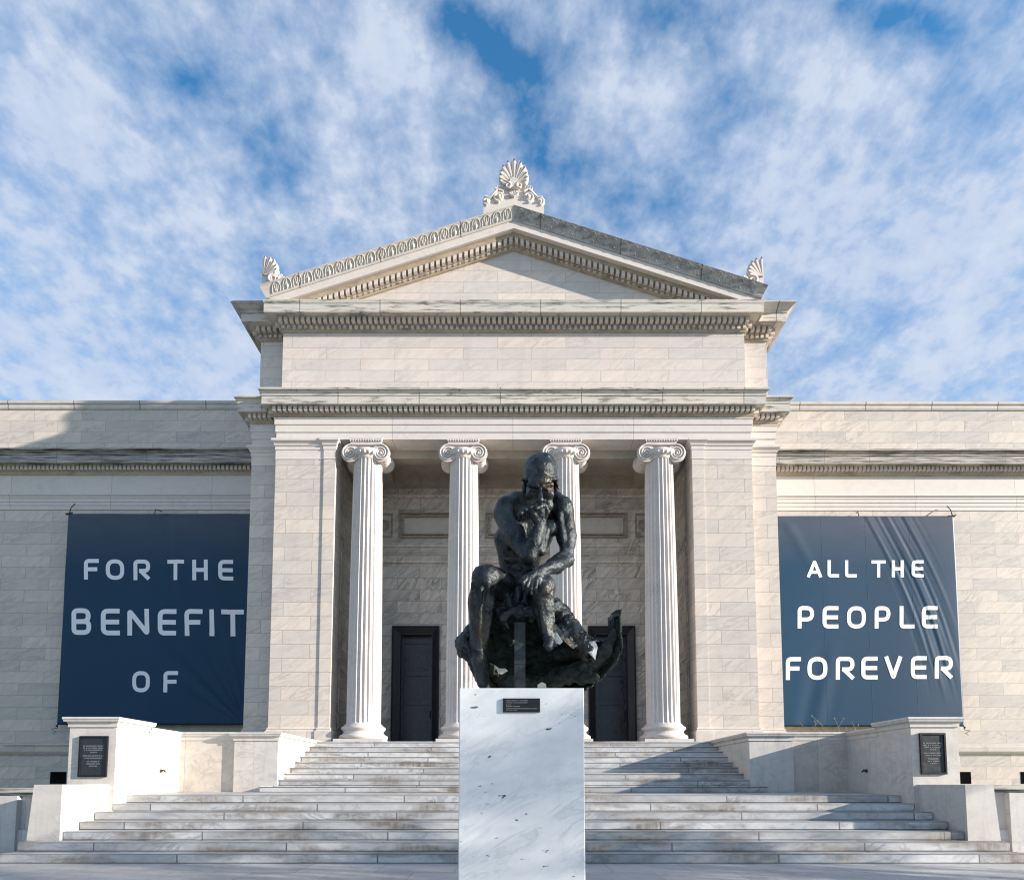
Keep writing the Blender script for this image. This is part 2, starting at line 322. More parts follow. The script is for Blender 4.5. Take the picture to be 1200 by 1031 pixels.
# ------------------------------------------------------------------ cheek walls beside the stairs
def cap_sweep(b, path, z, h, o=.10):
    b.sweep(path, [(.0, z-h-.10), (.025, z-h-.10), (.025, z-h-.03), (.045, z-h), (o-.02, z-h+.01), (o-.01, z-.05), (o, z-.045), (o, z-.008), (o-.01, z), (-.15, z)], caps=False)
def cheek(sgn, label, plabel):
    t = thing('stair_wall', label, 'wall', (sgn*8.5, 12.5, 0))
    def mir(b):
        if sgn < 0: return b
        b.v = [(-x, y, z) for x, y, z in b.v]; return b
    Hc, Hl, Hu = 2.67, 2.60, 2.555
    YP5 = Y0+5*T1
    # built for the left side (x negative); the stairs lie at x > -8.05
    b = MB(); b.box(-9.0, -8.05, YP5, 13.62, 0, Hc-.06); mir(b).build('pier', M['cheek'], t)
    b = MB(); b.box(-8.85, -8.07, 13.6, 15.2, .3, Hl-.06); b.box(-8.86, -8.10, 15.1, 19.5, .3, Hl-.07); mir(b).build('side_wall', M['cheek'], t)
    b = MB(); b.box(-8.08, -6.70, 14.95, 15.35, .6, Hu-.06); mir(b).build('recess_wall', M['stainedcheek'], t)
    b = MB(); b.box(-6.72, -5.67, 14.86, YF-.05, .6, Hu-.06); mir(b).build('upper_pier', M['cheek'], t)
    b = MB()
    cap_sweep(b, [(-9.0, 14.6), (-9.0, YP5), (-8.05, YP5), (-8.05, 13.62), (-8.3, 13.62)], Hc, .10)
    b.box(-8.9, -8.15, YP5+.1, 13.6, Hc-.2, Hc-.004)
    cap_sweep(b, [(-8.08, 13.64), (-8.08, 14.96), (-6.72, 14.96)], Hl-.03, .10, .075)
    b.box(-8.8, -8.15, 13.55, 15.2, Hl-.2, Hl-.036)
    b.box(-8.2, -6.6, 15.05, 15.3, Hu-.2, Hl-.037)
    cap_sweep(b, [(-6.72, 15.2), (-6.72, 14.86), (-5.67, 14.86), (-5.67, YF-.06)], Hu, .10)
    b.box(-6.65, -5.75, 14.95, YF-.06, Hu-.2, Hu-.004)
    mir(b).build('coping', M['cheek'], t)
    b = MB(); b.box(-8.1, -6.6, 15.3, 20.9, .5, Hu-.12); mir(b).build('planter_bed', M['soil'], t)
    # lower plinth block on the second step
    b = MB(); zt = zz(919, 11.2)
    b.prism([(-8.74, 2*R), (-8.15, 2*R), (-8.15, zt), (-8.66, zt)], 'y', 11.2, YP5+.02)
    b.prism([(-8.75, 2*R-.004), (-8.15, 2*R-.004), (-8.15, .6), (-8.74, .6)], 'y', YP5+.02, 14.0)
    mir(b).build('plinth_block', M['cheek'], t)
    # water spout in the wall towards the stairs
    b = MB(); b.tube([(-8.06, 14.15, 1.62), (-7.99, 14.15, 1.63), (-7.95, 14.15, 1.59)], [.032, .022, .016], 8); b.ball((-8.055, 14.15, 1.62), (.02, .045, .04))
    mir(b).build('water_spout', M['rust'], t)
    # plaque
    u = [(93.5, 862, 124.5, 910), (1077.5, 858.5, 1110, 907)][sgn > 0]
    x0, z1 = pt(u[0], u[1], YP5-.03); x1, z0 = pt(u[2], u[3], YP5-.03)
    b = MB(); b.box(x0+.02, x1-.02, YP5-.022, YP5-.002, z0+.02, z1-.02); pl = b.build('plaque', M['plaque'], t)
    b = MB(); w = .035
    for (a, c, d, e) in ((x0, x1, z1-w, z1), (x0, x1, z0, z0+w), (x0, x0+w, z0+w, z1-w), (x1-w, x1, z0+w, z1-w)): b.box(a, c, YP5-.045, YP5-.004, d, e)
    b.build('plaque_rim', M['plaquerim'], pl)
    b = MB(); rnd = random.Random(3); H = z1-z0; W = x1-x0
    for fr, wd in ((.245, .74), (.295, .74), (.345, .66), (.40, .24), (.485, .72), (.54, .6), (.625, .42), (.68, .46), (.735, .28)):
        x = (x0+x1)/2-W*wd/2; xe = (x0+x1)/2+W*wd/2; z = z1-H*fr
        while x < xe:
            l = rnd.uniform(.018, .022); b.box(x, min(xe, x+l*rnd.uniform(.55, .85)), YP5-.0255, YP5-.0215, z-.011, z+.011); x += l
            if rnd.random() < .18: x += .016
    b.build('plaque_lettering', M['plaqtext'], pl)
    return t
cheek(-1, 'sunlit white marble stair wall with plaque, in front of the FOR THE BENEFIT OF banner', '')
cheek(1, 'shaded white marble stair wall with plaque, in front of the ALL THE PEOPLE FOREVER banner', '')
# low garden walls beyond the stair walls
def low_wall(sgn, label):
    t = thing('low_wall', label, 'wall', (sgn*9.5, 12.25, 0))
    xs = sorted((sgn*8.72, sgn*16)); zt = zz(923 if sgn < 0 else 919.5, 12.2)
    b = MB(); b.box(xs[0], xs[1], 12.3, 12.75, 0, zt-.1); b.box(xs[0]+.002, xs[1]-.002, 12.24, 12.3, 0, .42); b.build('wall_body', M['cheek'], t)
    b = MB(); b.box(xs[0]-.01, xs[1]+.01, 12.16, 12.8, zt-.085, zt); b.box(xs[0]-.005, xs[1]+.005, 12.22, 12.78, zt-.15, zt-.085); b.build('coping', M['wingcornice'], t)
    b = MB(); xp = xx(20 if sgn < 0 else 1183, 950, 12.2)
    b.box(min(xp, xp+sgn*.5), max(xp, xp+sgn*.5), 12.18, 12.3, 0, zt-.152); b.build('pilaster', M['cheek'], t)
low_wall(-1, 'low marble garden wall left of the steps, half in shadow')
low_wall(1, 'low marble garden wall right of the steps, below the basement windows')

# ------------------------------------------------------------------ museum building
mu = thing('museum_building', 'white marble neoclassical museum with columned portico, pediment and long side wings', 'building', (0, YF, 0))
def part(b, name, mat, parent=mu): return b.build(name, M[mat], parent)
# -- portico walls
zA0 = zz(514.8, YF); zA1 = zz(490.8, YF)                       # architrave
ent_path = [(-XREC, YW+.2), (-XREC, YREC), (-XF, YREC), (-XF, YF), (XF, YF), (XF, YREC), (XREC, YREC), (XREC, YW+.2)]
att_path = [(-XATR, YW+2), (-XATR, YATR), (-XAT, YATR), (-XAT, YAT), (XAT, YAT), (XAT, YATR), (XATR, YATR), (XATR, YW+2)]
for s in (-1, 1):
    b = MB(); X = sorted((s*XF, s*XAO)); b.box(X[0], X[1], YF+.001, YB+.3, .5, zA0-.001)
    X = sorted((s*XREC, s*XF)); b.box(X[0], X[1], YREC, YW+.3, .5, zA0-.001)
    part(b, 'pier', 'ashlar')
    b = MB(); X = sorted((s*XAO, s*XAI)); b.box(X[0], X[1], YF-.028, YF+.62, .5, zA0-.001); part(b, 'anta', 'ashlar')
    b = MB(); X = sorted((s*XAO, s*(XAI+.04))); b.box(X[0], X[1], YF+.62, YB, .5, zA0+.6)
    sw = part(b, 'side_wall', 'inner')
    b = MB(); xf = s*(XAI+.04)
    for (ya, yb2, za, zb2) in ((18.9, 20.3, 5.2, 8.9), (18.9, 20.3, 3.0, 4.9)):
        w = .07
        for (p, q, e, g) in ((ya, yb2, zb2-w, zb2), (ya, yb2, za, za+w), (ya, ya+w, za+w, zb2-w), (yb2-w, yb2, za+w, zb2-w)):
            b.box(min(xf, xf-s*.035), max(xf, xf-s*.035), p, q, e, g)
    part(b, 'panel_moulding', 'inner', sw)
    # capital mouldings of pier, anta and recess
    def capm(b, path, z1):
        H = .62
        b.sweep(path, [(0, z1-H), (.012, z1-H), (.012, z1-H+.02), (.006, z1-H+.03), (.006, z1-.34), (.02, z1-.33), (.02, z1-.235), (.05, z1-.20), (.05, z1-.16), (.10, z1-.09), (.115, z1-.085), (.115, z1-.012), (0, z1-.01)])
    b = MB()
    if s < 0:
        capm(b, [(-XF, YREC-.001), (-XF, YF), (-XAO, YF)], zA0-.004)
        capm(b, [(-XAO, YF-.004), (-XAO, YF-.028), (-XAI, YF-.028), (-XAI, YF+.6)], zA0-.004)
        capm(b, [(-XREC, YW), (-XREC, YREC), (-XF-.002, YREC)], zA0-.004)
    else:
        capm(b, [(XAO, YF), (XF, YF), (XF, YREC-.001)], zA0-.004)
        capm(b, [(XAI, YF+.6), (XAI, YF-.028), (XAO, YF-.028), (XAO, YF-.004)], zA0-.004)
        capm(b, [(XF+.002, YREC), (XREC, YREC), (XREC, YW)], zA0-.004)
    part(b, 'pier_capital', 'plain')
    def basem(b, path, z0):
        b.sweep(path, [(0, z0+.45), (.03, z0+.42), (.035, z0+.36), (.07, z0+.33), (.075, z0-.3)])
    b = MB()
    if s < 0:
        basem(b, [(-XF, YREC-.001), (-XF, YF), (-XAO, YF)], ZP); basem(b, [(-XAO, YF-.004), (-XAO, YF-.028), (-XAI, YF-.028), (-XAI, YF+.6)], ZP); basem(b, [(-XREC, YW), (-XREC, YREC), (-XF-.002, YREC)], ZP)
    else:
        basem(b, [(XAO, YF), (XF, YF), (XF, YREC-.001)], ZP); basem(b, [(XAI, YF+.6), (XAI, YF-.028), (XAO, YF-.028), (XAO, YF-.004)], ZP); basem(b, [(XF+.002, YREC), (XREC, YREC), (XREC, YW)], ZP)
    part(b, 'pier_base', 'ashlar')
# -- first entablature
z498, z506 = zz(498.2, YF), zz(506.5, YF)
b = MB()
b.sweep(ent_path, [(-.6, zA0), (0, zA0), (0, z506-.02), (.025, z506), (.025, z498-.02), (.05, z498), (.05, zA1-.05), (.07, zA1-.03), (.07, zA1), (0, zA1+.002)])
b.box(-XF+.3, XF-.3, YF+.05, YF+.62, zA0+.002, zA1+.75)
ent = part(b, 'architrave', 'architrave')
zb0, zd0, zd1, zc0, zc1, zt1 = zA1, zz(483.5, 17.9), zz(477.3, 17.85), zz(472.3, 17.66), zz(463.8, 17.66), zz(453.6, 17.58)
b = MB(); b.sweep(ent_path, [(-.1, zb0), (.05, zb0), (.075, zb0+.06), (.09, zd0-.03), (.09, zd1+.07), (.235, zd1+.075), (.25, zc0+.006), (-.1, zc0+.006)])
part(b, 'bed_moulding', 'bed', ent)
b = MB(); b.blocks(ent_path, .09, .14, zd0, zd1+.072, .158, .096)
part(b, 'dentil_course', 'plain', ent)
b = MB(); h = zt1-zc1
b.sweep(ent_path, [(-.1, zc0), (.30, zc0), (.30, zc0-.02), (.34, zc0-.02), (.34, zc1-.01), (.352, zc1), (.36, zc1+h*.02), (.36, zc1+h*.14), (.335, zc1+h*.15), (.34, zc1+h*.28), (.37, zc1+h*.5), (.41, zc1+h*.62), (.385, zc1+h*.64), (.385, zc1+h*.70), (.425, zc1+h*.71), (.43, zt1-.02), (.42, zt1), (-.3, zt1+.06)])
part(b, 'cornice', 'cornice', ent)
# -- attic storey
zAtt0 = zt1-.05; zAtt1 = zz(390.4, YAT)
b = MB(); b.box(-XAT, XAT, YAT, YATR+.3, zAtt0, zAtt1+.9); b.box(-XATR, XATR, YATR, YW+2.2, zAtt0, zAtt1+.9)
b.sweep(att_path, [(0, zt1+.12), (.04, zt1+.09), (.05, zt1+.0), (0, zt1-.02)])
part(b, 'attic_wall', 'attic')
# -- pediment horizontal cornice
y_o = lambda o: YAT-o
q0, q1, q2, q3, q4, q5 = zAtt1, zz(387.4, y_o(.05)), zz(381, y_o(.1)), zz(371, y_o(.16)), zz(364.6, y_o(.44)), zz(355.6, y_o(.44))
q6 = zz(350.8, y_o(.46))
b = MB(); b.sweep(att_path, [(-.05, q0), (.05, q0), (.05, q1), (.06, q1+.02), (.06, q2), (.11, q2+.01), (.11, q3), (.25, q3+.01), (.29, q4+.02), (-.05, q4+.02)])
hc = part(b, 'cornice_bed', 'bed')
b = MB()
b.blocks(att_path, .11, .135, q2+.02, q3+.006, .172, .102); part(b, 'dentil_course', 'plain', hc)
b = MB()
b.blocks(att_path, .06, .06, q1+.02, q2-.01, .172, .09); part(b, 'egg_moulding', 'cornice', hc)
b = MB(); b.sweep(att_path, [(-.05, q4), (.38, q4), (.38, q4-.025), (.44, q4-.025), (.44, q5), (.455, q5+.005), (.47, q6-.02), (.46, q6), (-.2, q6+.03)])
part(b, 'cornice', 'cornice', hc)
# side cyma returning along the flanks
for s in (-1, 1):
    pth = [(-XATR, YW+2), (-XATR, YATR), (-XAT-.3, YATR)] if s < 0 else [(XAT+.3, YATR), (XATR, YATR), (XATR, YW+2)]
    zt = zz(351, YATR-.72)
    b = MB(); hh = zt-q5
    b.sweep(pth, [(.40, q5-.01), (.47, q5), (.48, q5+hh*.2), (.54, q5+hh*.35), (.60, q5+hh*.6), (.68, q5+hh*.8), (.69, zt-.02), (.68, zt), (-.2, zt+.06)])
    part(b, 'side_cyma', 'cyma_soot' if s < 0 else 'cyma', hc)
# -- raking pediment
SLOPE = .337
zap = zz(239.4, YAT-.63)                       # top of the raking cyma at the apex
def dzp(v, o): return zz(v, YAT-o)-zap
r1, r2, r3, r4, r5, r6 = dzp(257.7, .47), dzp(266.2, .45), dzp(272.8, .28), dzp(276.8, .25), dzp(284.4, .2), dzp(290.7, .1)
XE = 7.62
def rake(prof, skew=.5, xe=XE, sides=(-1, 1)):
    b = MB()
    for sd in sides:
        rows = []
        for o, dz in prof:
            x1 = min(xe+dz*skew, (zap+dz-q6+.012)/SLOPE)
            rows.append([(0, YAT-o, zap+dz), (sd*x1, YAT-o, zap+dz-SLOPE*x1)])
        b.grid(rows, smooth=False); b.add([r[1] for r in rows], [tuple(range(len(rows)))])
    return b
ty = MB(); hx = 6.9
ty.prism([(-hx, q6-.3), (hx, q6-.3), (hx, zap+r4-SLOPE*hx), (0, zap+r4), (-hx, zap+r4-SLOPE*hx)], 'y', YAT+.02, YAT+.3)
tym = part(ty, 'tympanum', 'attic')
b = rake([(-.06, r6), (.05, r6), (.05, r5-.06), (.06, r5), (.06, r5+.02), (.11, r5+.02), (.11, r4), (.25, r4+.01), (.29, r2+.03), (-.06, r2+.03)], 0, 6.95)
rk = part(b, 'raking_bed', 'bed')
def rake_blocks(o, d, za, zb_, pitch, w, xe):
    b = MB(); ca = 1/math.sqrt(1+SLOPE**2)
    for sd in (-1, 1):
        x = pitch*.5 if sd > 0 else pitch*.5
        while x < xe:
            x0, x1 = sd*x-w/2, sd*x+w/2
            v = [(xq, yq, zap+zq-SLOPE*abs(xq)) for zq in (za, zb_) for yq in (YAT-o-d, YAT-o+.01) for xq in (x0, x1)]
            b.add(v, [(0,2,3,1), (4,5,7,6), (0,1,5,4), (2,6,7,3), (0,4,6,2), (1,3,7,5)])
            x += pitch
    return b
part(rake_blocks(.11, .135, r5+.03, r4+.006, .172, .102, 6.6), 'dentil_course', 'plain', rk)
part(rake_blocks(.06, .06, r6+.04, r5-.01, .172, .09, 6.4), 'egg_moulding', 'cornice', rk)
b = rake([(-.1, r2), (.38, r2), (.38, r2-.02), (.44, r2-.02), (.44, r1), (.455, r1+.01), (-.1, r1+.01)], .35, 7.55)
part(b, 'raking_corona', 'plain', rk)
cy_prof = [(-.1, r1), (.47, r1), (.485, r1*.86), (.495, r1*.7), (.525, r1*.48), (.575, r1*.25), (.60, r1*.12), (.62, r1*.10), (.63, -.012), (.62, 0), (-.4, 0.02)]
lc = part(rake(cy_prof, .45, sides=(-1,)), 'raking_cyma', 'cyma', rk); lc['label'] = 'cream cyma with crisp carved leaves on the left slope'
rc = part(rake(cy_prof, .45, sides=(1,)), 'raking_cyma', 'cyma_soot', rk); rc['label'] = 'blackened weathered cyma on the right slope'
def cyma_leaves(sd, mat):
    b = MB(); x = .2
    def cy(fr):                     # a point on the cyma face at height fraction fr (0 bottom, 1 top)
        for (o1, d1), (o2, d2) in zip(cy_prof[1:7], cy_prof[2:8]):
            f1, f2 = 1-d1/r1, 1-d2/r1
            if f1 <= fr <= f2+1e-6: k = (fr-f1)/(f2-f1+1e-9); return o1+(o2-o1)*k, d1+(d2-d1)*k
        return .60, r1*.12
    i = 0
    while x < XE-.3:
        def P(dx, fr, lift=.012):
            o, d = cy(fr); X = x+dx; return (sd*X, YAT-o-lift, zap+d-SLOPE*X)
        arc = [P(-.115, .16), P(-.125, .45), P(-.10, .70), P(-.04, .84), P(.04, .84), P(.10, .70), P(.125, .45), P(.115, .16)]
        b.tube(arc, .011, 6)
        if i % 2 == 0:
            for dx in (-.05, 0, .05): b.tube([P(dx*.3, .2), P(dx, .5), P(dx*1.25, .74)], [.007, .012, .008], 5)
        else:
            b.ball(P(0, .5, -.01), (.05, .025, .12), 8, 6); b.tube([P(0, .15), P(0, .8)], .008, 5)
        x += .315; i += 1
    return part(b, 'carved_leaves', mat, lc if sd < 0 else rc)
cyma_leaves(-1, 'cyma'); cyma_leaves(1, 'cyma_soot')
# roof of the portico
b = MB()
for sd in (-1, 1):
    b.add([(0, YAT-.3, zap-.02), (sd*7.3, YAT-.3, zap-.02-SLOPE*7.3), (sd*7.3, YW+6, zap-.02-SLOPE*7.3), (0, YW+6, zap-.02)], [(0, 1, 2, 3)])
b.prism([(-7.8, q4), (7.8, q4), (7.8, q6+.1), (0, zap-.1), (-7.8, q6+.1)], 'y', YW+5.8, YW+5.95)
part(b, 'roof', 'roof')
# -- acroteria
def spiral(cx, cz, r0, r1_, turns, a0, y, sgn=1, n=40):
    return [(cx+sgn*(r0+(r1_-r0)*i/n)*math.cos(a0+2*PI*turns*i/n), y, cz+(r0+(r1_-r0)*i/n)*math.sin(a0+2*PI*turns*i/n)) for i in range(n+1)]
def leaf(b, cx, cz, ang, L, w, y, d=.07):
    """a hollowed palmette leaf: outline ridge and a body"""
    ca, sa = math.cos(ang), math.sin(ang); rows = []
    for i in range(9):
        t = i/8; ww = w*(.25+.75*math.sin(PI*min(1, t*.98)**1.5*.72+.15)) if t < .85 else w*(.95*math.sqrt(max(0, 1-((t-.85)/.15)**2))+.02)
        row = []
        for k in (-1, -.55, 0, .55, 1):
            row.append((cx+ca*L*t-sa*ww*k, y-d*(.5+.5*t)*(1.0 if abs(k) == .55 else .45 if k == 0 else .0), cz+sa*L*t+ca*ww*k))
        rows.append(row)
    b.grid(rows); back = [[(p[0], y+.09, p[2]) for p in (r[0], r[-1])] for r in rows]
    edge = [r[0] for r in rows]+[r[-1] for r in rows][::-1]
    eb = [(p[0], y+.10, p[2]) for p in edge]
    n = len(edge); b.add(edge+eb, [(i, (i+1) % n, n+(i+1) % n, n+i) for i in range(n)]+[tuple(range(n, 2*n))])
YAC = YAT-.45
def P_ac(u, v): return pt(u, v, YAC)
S = YAC/.925/F          # metres per pixel there
b = MB(); zc_ = zz(224, YAC)
zb_ = zap-.55
# base following the gable
xw = 35*S
b.prism([(-xw, zap-SLOPE*xw-.1), (0, zap-.1), (xw, zap-SLOPE*xw-.1), (xw, zz(237, YAC)), (xw*.75, zz(233, YAC)), (xw*.35, zz(232, YAC)), (-xw*.35, zz(232, YAC)), (-xw*.75, zz(233, YAC)), (-xw, zz(237, YAC))], 'y', YAC+.0, YAC+.4)
b.prism([(-xw*.98, zz(241, YAC)), (xw*.98, zz(241, YAC)), (xw*.95, zz(233, YAC)), (xw*.6, zz(224, YAC)), (xw*.42, zz(217, YAC)), (-xw*.42, zz(217, YAC)), (-xw*.6, zz(224, YAC)), (-xw*.95, zz(233, YAC))], 'y', YAC+.04, YAC+.33)
for sg in (-1, 1):
    b.tube(spiral(sg*17*S, zz(231.5, YAC), 6.2*S, 1.*S, 1.7, -PI/2 if sg > 0 else -PI/2, YAC+.0, sg), [.055-.03*i/40 for i in range(41)], 6)
    b.tube(spiral(sg*31*S, zz(236.5, YAC), 4.4*S, .8*S, 1.6, -PI/2, YAC-.0, sg), [.045-.025*i/40 for i in range(41)], 6)
    b.tube(spiral(sg*6.5*S, zz(219.5, YAC), 3.6*S, .9*S, 1.4, PI/2, YAC-.05, sg), [.04-.02*i/40 for i in range(41)], 6)
    b.tube([(sg*12*S, YAC, zz(225, YAC)), (sg*18*S, YAC, zz(222.5, YAC)), (sg*24*S, YAC, zz(229, YAC)), (sg*28*S, YAC, zz(233, YAC)), (sg*33*S, YAC, zz(231, YAC))], .05, 6)
    for k in range(4): leaf(b, sg*(13+k)*S, zz(222, YAC), PI/2-sg*(.1+.38*k), 6.5*S, 1.8*S, YAC+.03, .04)
    for k in range(3): leaf(b, sg*(29+k*1.2)*S, zz(233.5, YAC), PI/2-sg*(.0+.4*k), 4*S, 1.2*S, YAC+.03, .03)
    b.ball((sg*17*S, YAC-.02, zz(231.5, YAC)), .07); b.ball((sg*31*S, YAC-.02, zz(236.5, YAC)), .055)
for k in range(-2, 3): leaf(b, 0, zz(232, YAC), PI/2-k*.42, 7*S, 1.6*S, YAC-.04, .04)
for k in range(-5, 6):
    L = (29, 27.5, 24, 20, 17, 14)[abs(k)]*S
    leaf(b, k*.55*S, zz(214.5, YAC), PI/2-k*.29, L*.96, 3.5*S, YAC+.02-.005*(5-abs(k)), .09)
fan = [(14.2*S*math.cos(PI*k/24)*(1 if k not in (0, 24) else .9), zz(214.5, YAC)-1.5*S+22.5*S*math.sin(PI*k/24)) for k in range(25)]
b.prism(fan+[(-9*S, zz(224, YAC)), (9*S, zz(224, YAC))], 'y', YAC+.05, YAC+.3)
b.prism([(-6*S, zz(221, YAC)), (6*S, zz(221, YAC)), (4*S, zz(211.5, YAC)), (0, zz(209.5, YAC)), (-4*S, zz(211.5, YAC))], 'y', YAC-.06, YAC+.2)
ac = part(b, 'acroterion', 'plain'); ac['label'] = 'carved palmette with scrolls at the apex'
for s, (ux, ut, ub) in ((-1, (307.5, 299, 333)), (1, (894.5, 302, 335))):
    b = MB(); ye = YAT-.5; xo, zt = pt(ux, ut, ye); zb2 = zz(ub+4, ye); S2 = ye/.94/F
    x2 = xo-s*29*S2; zr = lambda x: zap-SLOPE*abs(x)-.05
    b.prism([(xo, zr(xo)), (x2, zr(x2)), (x2, zr(x2)+.08), (xo-s*20*S2, zz(ub-2, ye)), (xo, zz(ub-2, ye))], 'y', ye+.02, ye+.45)
    for k in range(6):
        leaf(b, xo-s*(1.5+k*.8)*S2, zz(ub-11, ye), PI/2+s*(.06+.26*k), (23.5, 23, 21.5, 19, 16, 12)[k]*S2, 2.5*S2, ye+.03, .08)
    b.box(min(xo, xo-s*5*S2), max(xo, xo-s*5*S2), ye+.03, ye+.2, zb2, zz(ub-22, ye))
    b.tube(spiral(xo-s*13*S2, zz(ub-6.5, ye), 5.5*S2, 1*S2, 1.7, PI/2, ye, -s), [.05-.03*i/40 for i in range(41)], 6)
    b.tube(spiral(xo-s*24*S2, zz(ub-5.5, ye), 4.8*S2, 1*S2, 1.7, PI/2, ye, -s), [.05-.03*i/40 for i in range(41)], 6)
    b.box(min(xo-s*2*S2, xo-s*26*S2), max(xo-s*2*S2, xo-s*26*S2), ye+.04, ye+.2, zb2, zz(ub-6, ye))
    part(b, 'corner_acroterion', 'plain')
# -- portico interior: ceiling, back wall, doors
zC = EYE+10.10
b = MB(); b.box(-XAO, XAO, YF+.55, YB+.3, zC+.32, zC+.6)
b.box(-XAI, XAI, YF+.615, YF+.95, zC, zC+.33); b.box(-XAI, XAI, YB-.3, YB+.05, zC-.0, zC+.33)
for xb in (-4.4, -1.5, 1.5, 4.4): b.box(xb-.36, xb+.36, YF+.95, YB-.3, zC-.002, zC+.33)
for s in (-1, 1): b.box(min(s*5.0, s*XAI), max(s*5.0, s*XAI), YF+.95, YB-.3, zC-.001, zC+.33)
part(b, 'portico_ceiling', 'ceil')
DX = [(459.2, 514.6), (689.3, 744.8)]
zdt = zz(733.8, YB); dxs = [tuple(xx(u, 800, YB) for u in d) for d in DX]
b = MB()
xsb = [-XAO, dxs[0][0]+.12, dxs[0][1]-.12, dxs[1][0]+.12, dxs[1][1]-.12, XAO]
for i in (0, 2, 4): b.box(xsb[i], xsb[i+1], YB, YB+.5, ZP-.3, zC+.4)
for i in (1, 3): b.box(xsb[i], xsb[i+1], YB, YB+.5, zdt-.12, zC+.4)
bw = part(b, 'back_wall', 'inner')
b = MB(); pth = [(-XAI, YB), (XAI, YB)]
def band(v0, v1, o):
    za, zb3 = zz(v1, YB), zz(v0, YB); b.sweep(pth, [(0, za), (o*.5, za+.01), (o*.6, (za+zb3)/2), (o, zb3-.03), (o, zb3), (0, zb3+.01)])
band(565, 571.5, .16); band(580, 583.5, .08); band(637, 641.5, .09); band(654, 660.5, .13); band(645.5, 648, .06)
part(b, 'string_course', 'inner', bw)
for (ua, ub) in ((-134, -54), (-33, 33), (54, 133)):
    b = MB()
    for (g, o) in ((0, .09), (3.4, .06)):
        x0, z1 = pt(PX+ua+g, 601.5+g, YB); x1, z0 = pt(PX+ub-g, 630.5-g, YB); w = .045
        for (a, c, d, e) in ((x0, x1, z1-w, z1), (x0, x1, z0, z0+w), (x0, x0+w, z0+w, z1-w), (x1-w, x1, z0+w, z1-w)): b.box(a, c, YB-o, YB+.01, d, e)
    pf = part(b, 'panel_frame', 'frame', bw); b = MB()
    x0, z1 = pt(PX+ua+7, 608, YB); x1, z0 = pt(PX+ub-7, 625, YB); b.box(x0, x1, YB-.02, YB+.01, z0, z1)
    part(b, 'wall_panel', 'panel', bw)
for u in (-152, 152):
    b = MB(); x0, z1 = pt(PX+u-10, 602, YB); x1, z0 = pt(PX+u+10, 630, YB); w = .05
    for (a, c, d, e) in ((x0, x1, z1-w, z1), (x0, x1, z0, z0+w), (x0, x0+w, z0+w, z1-w), (x1-w, x1, z0+w, z1-w)): b.box(a, c, YB-.04, YB+.01, d, e)
    b.lathe([(.20, 0), (.20, -.03), (.14, -.04), (.12, -.02), (.05, -.05)], ((x0+x1)/2, YB, (z0+z1)/2), 20, axis='y')
    part(b, 'wall_roundel', 'frame', bw)
for (x0, x1) in dxs:
    b = MB(); w = .27; rows = []
    # frame profile: outer edge flat, long bevel inwards
    for inset, y in ((0, YB+.02), (0, YB-.10), (.04, YB-.11), (.055, YB-.09), (w-.03, YB+.03), (w, YB+.03), (w, YB+.30)):
        rows.append([(x0+inset, y, ZP-.02), (x0+inset, y, zdt-inset), (x1-inset, y, zdt-inset), (x1-inset, y, ZP-.02)])
    b.grid(rows, smooth=False); b.box(x0+.1, x1-.1, YB+.42, YB+.49, ZP-.02, zdt-.1)
    fr = part(b, 'door', 'doorframe')
    fr['label'] = 'dark bronze door with a deep bevelled frame'
    a0, a1 = x0+w-.01, x1-w+.01; zt = zdt-w+.02
    b = MB(); yl = YB+.24; b.box(a0, a1, yl+.04, yl+.14, ZP-.02, zt)
    st_ = .10; zr = [zz(v, YB) for v in (746, 752, 785, 790.5, 820, 825, 858, 867)]
    b.box(a0, a0+st_, yl, yl+.041, ZP-.01, zt); b.box(a1-st_, a1, yl, yl+.041, ZP-.01, zt)
    for i in (0, 2, 4, 6): b.box(a0+st_, a1-st_, yl+.001, yl+.041, zr[i+1], zr[i])
    for i in (1, 3, 5):
        for g, d in ((.06, .02), (.13, .0), (.20, .02)):
            b.box(a0+st_+g, a1-st_-g, yl+d, yl+.042, zr[i+1]+g*.9, zr[i]-g*.9)
    part(b, 'door_leaf', 'door', fr)
    b = MB(); b.tube([(a1-.06, yl-.0, ZP+1.25), (a1-.06, yl-.06, ZP+1.25), (a1-.06, yl-.06, ZP+1.0), (a1-.06, yl, ZP+1.0)], .014, 6); part(b, 'door_handle', 'plaquerim', fr)
